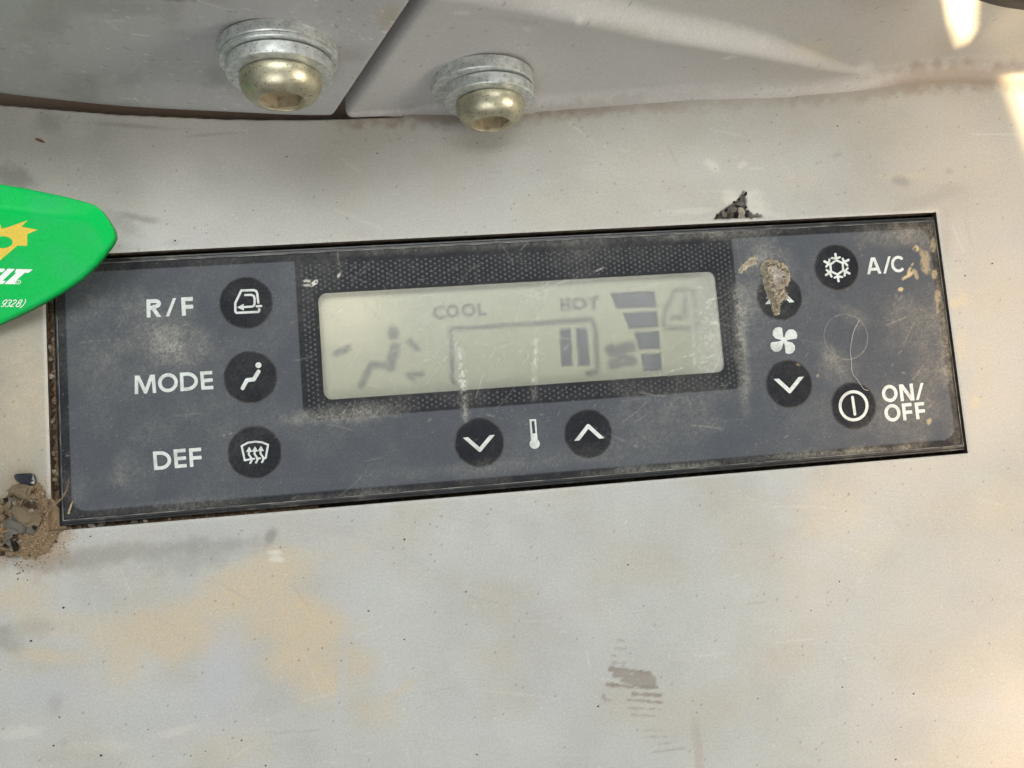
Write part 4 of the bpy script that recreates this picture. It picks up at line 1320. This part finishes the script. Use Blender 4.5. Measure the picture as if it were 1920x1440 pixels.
CM = {c_: [crumb_mesh(10 * i + j, M_CR[c_]) for j in range(4)] for i, c_ in enumerate(M_CR)}


def crumb(px_, py_, rpx, colr, z, label, group, name="soil_crumb", asp=1.0):
    o = bpy.data.objects.new(name, random.choice(CM[colr]))
    COL.objects.link(o)
    s = rpx * .095
    P = onz(px_, py_, z)
    o.location = P * MM
    o.scale = (s * MM * asp, s * MM / asp, s * MM * random.uniform(.75, 1))
    o.rotation_euler = (random.uniform(-.4, .4), random.uniform(-.4, .4), random.uniform(0, 6.3))
    lab = {"small crumbs on the sand heap": "small %s soil crumb among the clods of the sand heap", "crumbs in the left gap": "%s soil crumb wedged in the gap along the panel's left side",
           "crumbs in the lower gap": "%s soil crumb wedged in the gap along the panel's lower edge", "grit in the chipped spot": "%s grit grain in the chipped spot above the panel's upper edge",
           "tiny grains on the sandy side": "tiny %s grain on the smooth sandy side of the heap"}.get(group)
    return tag(o, lab % colr if lab else label, "soil", group)


# heap of sand in the corner below the tag
HEAP = [(-40, 930), (-5, 940), (25, 915), (60, 905), (85, 915), (103, 935), (113, 975), (114, 1000), (108, 1018), (92, 1034), (66, 1043), (30, 1045), (0, 1042), (-40, 1035)]
hp = [tuple(p) for p in onz([p[0] for p in HEAP], [p[1] for p in HEAP], 0)[:, :2]]
hx = [p[0] for p in hp]; hy = [p[1] for p in hp]
V2, F = march(lambda a, b: f_poly(a, b, hp) + (fbm(a * .55, b * .55, 5, 5) - .5) * 3.0, min(hx) - 1, max(hx) + 1, min(hy) - 1, max(hy) + 1, .2)
dd = np.clip(-f_poly(V2[:, 0], V2[:, 1], hp) + .5, 0, 9)
z = .02 + .55 * dd ** .7 * (.75 + .5 * fbm(V2[:, 0] * .5, V2[:, 1] * .5, 6)) + .32 * (RNG.random(len(V2)) - .35) * np.clip(dd, 0, 1)
z = np.where((V2[:, 0] > -HX) & (V2[:, 1] > -HY), np.minimum(z, .05 - .8 * np.clip(V2[:, 0] + HX, 0, 1.2)), z)
heap = mk("sand_heap", np.column_stack([V2, z]), F, M_SAND, smooth=False)
heap["kind"] = "stuff"
heap["label"] = "small heap of brown sand at the lower left corner of the panel"
GH = "soil clods on the sand heap"
BIG = [(48, 968, 19, "tan", "largest tan soil clod in the middle of the sand heap"), (28, 985, 15, "grey", "flat grey soil clod low on the sand heap"), (42, 921, 15, "tan", "tan soil clod just below the black chip"),
       (7, 992, 8, "orange", "orange pebble at the left edge of the sand heap"), (3, 975, 8, "orange", None)]
for bx_, by_, br_, bc_, lb in BIG:
    crumb(bx_, by_, br_, bc_, 2.2 if br_ > 9 else 1.3, lb or "rust orange pebble above the brighter orange pebble at the picture's left edge", GH, asp=1.15)
rr = random.Random(5)
for i in range(170):
    a, b = rr.uniform(-4, 84), rr.uniform(912, 1042)
    if b > 1000 + (a < 30) * 40 - a * .05:
        continue
    if b < 940 - a * .45 or a > 60 + (b - 915) * .35:
        continue
    crumb(a, b, 2.5 + 7.0 * rr.random() ** 2, rr.choice(["tan", "grey", "brown", "brown", "brown", "grey", "tan", "dark", "brown", "pale"]), rr.uniform(.7, 1.9), None, "small crumbs on the sand heap", asp=rr.uniform(.75, 1.35))
for i in range(18):
    a, b = rr.uniform(30, 108), rr.uniform(985, 1040)
    if b > 1040 - max(0, a - 60) * .5:
        continue
    crumb(a, b, rr.uniform(1.6, 3.4), rr.choice(["tan", "brown", "pale", "dark"]), rr.uniform(.5, .9), "tiny grain on the smooth sandy side of the heap", "tiny grains on the sandy side")
gv = []; gf = []
gr_ = random.Random(31)
for _ in range(420):
    ang, rad = gr_.uniform(0, 6.3), abs(gr_.gauss(0, 1))
    a, b = 55 + 62 * (1 + .28 * rad) * math.cos(ang), 985 + 60 * (1 + .28 * rad) * math.sin(ang)
    p = onz(a, b, 0)
    if p[0] > -HX - .1 and p[1] > -HY - .1:
        continue
    r_ = .05 + .14 * gr_.random() ** 2
    b0 = len(gv)
    for k_ in range(4):
        gv.append((p[0] + r_ * math.cos(k_ * 1.57 + ang), p[1] + r_ * math.sin(k_ * 1.57 + ang), -.05))
    gv.append((p[0], p[1], .06 + r_))
    gf += [(b0 + k_, b0 + (k_ + 1) % 4, b0 + 4) for k_ in range(4)]
lg = mk("loose_sand", gv, gf, M_SAND, smooth=False)
lg["kind"] = "stuff"; lg["label"] = "loose sand grains scattered round the heap"
# dirt lying in the gap round the panel
def gap_dirt(x0, x1, y0, y1, z0, seed, mat=None):
    gx_ = axis((x0, x1, .2)); gy_ = axis((y0, y1, .2))
    X, Y = np.meshgrid(gx_, gy_)
    Zg = z0 + .9 * (fbm(X * .9, Y * .9, seed, 4) - .5) + .3 * (RNG.random(X.shape) - .5)
    o = mk("gap_dirt", np.stack([X, Y, Zg], -1).reshape(-1, 3), grid_faces(len(gy_), len(gx_)), mat or M_GAPD, None, smooth=False)
    o["kind"] = "stuff"; o["label"] = "brown dirt lying in the gap beside the panel"


gap_dirt(-HX + .02, BX0 - .02, -HY + .1, HY - 2, -1.5, 4)
gap_dirt(-HX + .02, -40, -HY + .02, BY0 - .02, -1.9, 5)
gap_dirt(-40, HX - .1, -HY + .02, BY0 - .02, -3.2, 6, M_RECESS)
# crumbs in the gap round the panel
for a, b, r, cc_ in [(91, 652, 6, "pale"), (93, 673, 6, "tan"), (93, 688, 6, "brown"), (95, 706, 6.5, "pale"), (94, 722, 6, "brown"), (95, 740, 6, "brown"), (92, 610, 6.5, "brown"), (90, 592, 6, "brown"), (92, 630, 7, "brown"),
                     (97, 760, 6, "brown"), (98, 790, 6, "tan"), (98, 830, 5, "brown"), (99, 850, 5, "tan"), (99, 868, 5, "brown"), (100, 884, 5, "pale"), (101, 900, 6, "tan"), (103, 915, 6, "brown"),
                     (98, 775, 5, "brown"), (98, 810, 6, "brown")]:
    crumb(a, b, r, cc_, -1.2, "soil crumb wedged in the gap along the panel's left side", "crumbs in the left gap", asp=.85)
for a, b, r, cc_ in [(150, 989, 4, "tan"), (172, 986, 5.5, "pale"), (190, 985, 6, "grey"), (212, 983, 4, "brown"), (235, 981, 4, "brown"), (252, 979, 5, "grey"), (272, 977, 4.5, "pale"), (292, 976, 4, "brown"), (318, 975, 4, "tan"), (130, 991, 4, "tan")]:
    crumb(a, b, r, cc_, -1.3, "soil crumb wedged in the gap along the panel's lower edge", "crumbs in the lower gap", asp=1.3)
# grit in the gouge
for i, (a, b, r, cc_) in enumerate([(1372, 394, 9, "grey"), (1390, 399, 9, "pale"), (1388, 384, 7, "grey"), (1346, 406, 6, "dark"), (1356, 402, 6, "grey"), (1365, 406, 5, "brown"), (1379, 405, 6, "dark"), (1398, 405, 6, "dark"), (1408, 406, 6, "grey"),
                                    (1418, 404, 5, "grey"), (1428, 402, 6, "tan"), (1398, 363, 4.5, "dark"), (1376, 380, 5, "dark"), (1386, 374, 4.5, "dark"), (1399, 388, 5, "dark"), (1362, 394, 5, "dark"), (1352, 397, 4, "brown"), (1381, 390, 5, "dark"), (1404, 396, 4, "dark")]):
    crumb(a + random.uniform(-2, 2), b + random.uniform(-2, 1), r * random.uniform(.6, 1.15), cc_, -.18, "grit grain in the chipped spot above the panel's upper edge", "grit in the chipped spot", "grit_grain", asp=random.uniform(.7, 1.4))


# dried mud on the fan key
def mud(name, pts, zb, hgt, label, seed, rim=1.0):
    P_ = [tuple(p) for p in onz([p[0] for p in pts], [p[1] for p in pts], zb)[:, :2]]
    ax = [p[0] for p in P_]; ay = [p[1] for p in P_]
    V2, F = march(lambda a, b: f_poly(a, b, P_) + (fbm(a * 1.6, b * 1.6, seed, 5) - .5) * 1.15, min(ax) - 1, max(ax) + 1, min(ay) - 1, max(ay) + 1, .14)
    fd = -f_poly(V2[:, 0], V2[:, 1], P_) - (fbm(V2[:, 0] * 1.6, V2[:, 1] * 1.6, seed, 5) - .5) * 1.15
    n_ = fbm(V2[:, 0] * 1.3, V2[:, 1] * 1.3, seed + 3, 4); n2_ = fbm(V2[:, 0] * 4, V2[:, 1] * 4, seed + 4, 3)
    prof = sstep(0, 1.1, fd) * (1 - .55 * rim * sstep(1.3, 2.6, fd))
    z = zb + hgt * prof * (.45 + .8 * n_) + .35 * hgt * (n2_ - .4) * sstep(0, .5, fd)
    c = lerp(np.ones((len(V2), 3)) * np.array([.37, .325, .25]), (.11, .085, .065), sstep(.47, .60, n2_) * sstep(.25, 1.0, fd) * .95)
    c = lerp(c, (.44, .41, .385), sstep(1.3, 2.2, fd) * .8)
    c = lerp(c, (.58, .50, .33), sstep(.6, .72, fbm(V2[:, 0] * 3, V2[:, 1] * 3, seed + 8)) * .7)
    o = mk(name, np.column_stack([V2, np.maximum(z, zb)]), F, M_MUD, None, c, smooth=False)
    return tag(o, label, "mud")


def fuzz(parent, pts, zb, n, seed, zmax):
    r = random.Random(seed)
    P_ = onz([p[0] for p in pts], [p[1] for p in pts], zb)[:, :2]
    V = []; F = []
    m = len(P_)
    cen = P_.mean(0)
    for _ in range(n):
        i = r.randrange(m); t_ = r.random()
        e = P_[i] * (1 - t_) + P_[(i + 1) % m] * t_
        k_ = 1 - .75 * r.random() ** 1.6
        o_ = cen + (e - cen) * k_
        L = r.uniform(.15, .5); th = math.atan2(*(e - cen)[::-1]) + r.gauss(0, 1.0)
        wv = r.uniform(.03, .07)
        z0 = zb + .02 + zmax * (1 - k_) * .8 + r.uniform(0, .15)
        z1 = z0 + r.uniform(-.1, .35)
        dx, dy = math.cos(th), math.sin(th)
        b = len(V)
        mid = (o_[0] + dx * L * .55 - dy * L * r.uniform(-.2, .2), o_[1] + dy * L * .55 + dx * L * r.uniform(-.2, .2), (z0 + z1) / 2 + .1)
        for q, w_ in (((o_[0], o_[1], z0), wv), (mid, wv * .8), ((o_[0] + dx * L, o_[1] + dy * L, z1), wv * .3)):
            V += [(q[0] - dy * w_, q[1] + dx * w_, q[2]), (q[0] + dy * w_, q[1] - dx * w_, q[2]), (q[0], q[1], q[2] + w_ * 1.4)]
        for k2 in (0, 3):
            for s2 in range(3):
                F.append((b + k2 + s2, b + k2 + (s2 + 1) % 3, b + k2 + 3 + (s2 + 1) % 3, b + k2 + 3 + s2))
    o = mk("mud_fibres", V, F, M_FUZZ, parent, smooth=False)
    o["kind"] = "stuff"


TM = cr(5.142, 1320, 340)
CLOD = tr_(TM, [(530, 850), (570, 790), (640, 745), (700, 760), (770, 800), (820, 860), (835, 930), (810, 1000), (770, 1040), (805, 1090), (800, 1135), (745, 1150), (735, 1210), (725, 1280), (690, 1300), (650, 1250), (640, 1200), (640, 1150), (600, 1125), (600, 1065), (570, 1000), (560, 920)])
fuzz(mud("mud_clod", CLOD,
    ZF + .22, 1.5, "crusted tan mud clod stuck on the upper fan button", 3), CLOD, ZF + .22, 220, 8, 1.1)
mud("mud_fleck", tr_(TM, [(340, 850), (375, 805), (430, 765), (470, 730), (505, 725), (522, 760), (500, 800), (440, 815), (400, 845), (370, 885), (340, 875)]), ZF + .05, .55, "small elongated mud fleck beside the display's upper right corner", 9, .6)

# black chip, stem, leaf, fibre
TS = cr(7.2, 0, 860)
cp = tr_(TS, [(190, 235), (215, 205), (290, 200), (410, 195), (450, 215), (478, 290), (465, 345), (400, 392), (320, 370), (285, 340), (215, 290)])
P_ = [tuple(p) for p in onz([p[0] for p in cp], [p[1] for p in cp], .6)[:, :2]]
n = len(P_)
cen = np.mean(P_, 0)
V = [(x, y, .03) for x, y in P_] + [(x, y, .75) for x, y in P_] + [(cen[0] + (x - cen[0]) * .72, cen[1] + (y - cen[1]) * .72, 1.15 + .25 * math.sin(i * 2.1)) for i, (x, y) in enumerate(P_)]
F = [(i, (i + 1) % n, n + (i + 1) % n, n + i) for i in range(n)] + [(n + i, n + (i + 1) % n, 2 * n + (i + 1) % n, 2 * n + i) for i in range(n)] + [tuple(range(2 * n, 3 * n)), tuple(range(n - 1, -1, -1))]
tag(mk("plastic_chip", V, F, M_SHARD, smooth=False), "glossy black plastic chip on the console above the sand heap", "chip")


def stem(name, pts, zs_, r0, r1, mat, label, cat, group=None):
    P_ = np.array([onz(p[0], p[1], z_) for p, z_ in zip(pts, zs_)])
    V = []; F = []
    m = 7
    for i, p in enumerate(P_):
        d = P_[min(i + 1, len(P_) - 1)] - P_[max(i - 1, 0)]
        d /= np.linalg.norm(d)
        u = np.cross(d, (0, 0, 1)); u /= np.linalg.norm(u); v = np.cross(u, d)
        r = r0 + (r1 - r0) * i / (len(P_) - 1)
        for s in range(m):
            th = 2 * math.pi * s / m
            V.append(p + r * (u * math.cos(th) + v * math.sin(th)))
    for i in range(len(P_) - 1):
        for s in range(m):
            F.append((i * m + s, i * m + (s + 1) % m, (i + 1) * m + (s + 1) % m, (i + 1) * m + s))
    F += [tuple(range(m - 1, -1, -1)), tuple(range((len(P_) - 1) * m, len(P_) * m))]
    return tag(mk(name, V, F, mat), label, cat, group)


stem("dry_stem", tr_(TS, [(630, 800), (640, 730), (690, 670), (760, 600), (840, 530), (890, 440), (920, 350), (930, 270)]), [1.2, 1.3, 1.3, 1.2, 1.1, 1.0, .8, .4], .26, .09, M_TWIG, "curved dry stem leaning over the panel's lower left corner", "stem")
stem("dry_stem", tr_(TS, [(330, 500), (300, 560), (270, 640), (200, 710)]), [1.9, 2.1, 2.0, 1.9], .16, .1, M_TWIG, "thin dry stem lying across the soil clods", "stem")
stem("dry_stem", tr_(TS, [(370, 490), (430, 550), (500, 590)]), [1.9, 1.8, 1.7], .16, .1, M_TWIG, "short thin dry stem under the tan clod", "stem")
stem("straw_bit", tr_(TS, [(985, 570), (960, 630), (935, 700), (925, 745)]), [ZF + .35] * 4, .12, .22, M_CR["tan"], "tiny straw bit in the panel's lower left corner", "straw")
stem("fibre", tr_(TD, [(1125, 5), (1095, 60), (1065, 130), (1045, 230), (1036, 320), (1048, 420), (1050, 500), (1065, 550), (1110, 600), (1140, 650), (1175, 695), (1215, 705)]), [ZF + .32, ZF + .4, ZF + .42, ZF + .42, ZF + .4, ZF + .3, ZF + .25, ZF + .25, ZF + .3, ZF + .4, ZF + .42, ZF + .42], .036, .036, M_HAIR,
     "long pale curved fibre lying from the blank button to the on off button", "fibre")
lf = [onz(a, b, .25) for a, b in [(65, 259), (72, 259), (80, 263), (85, 267), (77, 266), (69, 263)]]
V = [tuple(p) for p in lf] + [(p[0], p[1], .1) for p in lf]
F = [tuple(range(6))[::-1], tuple(range(6, 12))] + [(i, (i + 1) % 6, 6 + (i + 1) % 6, 6 + i) for i in range(6)]
tag(mk("leaf_fragment", V, F, M_LEAF, smooth=False), "tiny red brown leaf fragment on the console above the green tag", "leaf")


# scattered specks of grit over the deck
def specks(name, n, mat, seed, rmin, rmax, label):
    r = random.Random(seed)
    V = []; F = []
    while n > 0:
        a, b = r.uniform(0, 1920), r.uniform(230, 1440)
        if r.random() > .15 + 1.7 * max(0, float(fbm(np.array(a * .006), np.array(b * .006), seed)) - .42) * 4:
            continue
        p = onz(a, b, 0)
        if abs(p[0]) < HX + 1 and abs(p[1]) < HY + 1:
            continue
        if p[1] > float(crease(p[0])) - 2 or p[1] > float(slot_edge(p[0])) - 2:
            continue
        n -= 1
        s = rmin + (rmax - rmin) * r.random() ** 4
        k0 = len(V)
        an = r.uniform(0, 6)
        zz = .12
        for i in range(5):
            th = an + i * 1.2566
            q = s * r.uniform(.6, 1.2)
            V.append((p[0] + q * math.cos(th), p[1] + q * math.sin(th) * .8, -.12))
        V.append((p[0], p[1], zz + s * .5))
        for i in range(5):
            F.append((k0 + i, k0 + (i + 1) % 5, k0 + 5))
    o = mk(name, V, F, mat, smooth=False)
    o["kind"] = "stuff"; o["label"] = label
    return o


specks("grit_specks", 210, M_SPECK, 3, .09, .36, "dark grit specks scattered over the grey console")
specks("dust_specks", 80, M_SPECKW, 4, .06, .22, "pale dust specks scattered over the grey console")
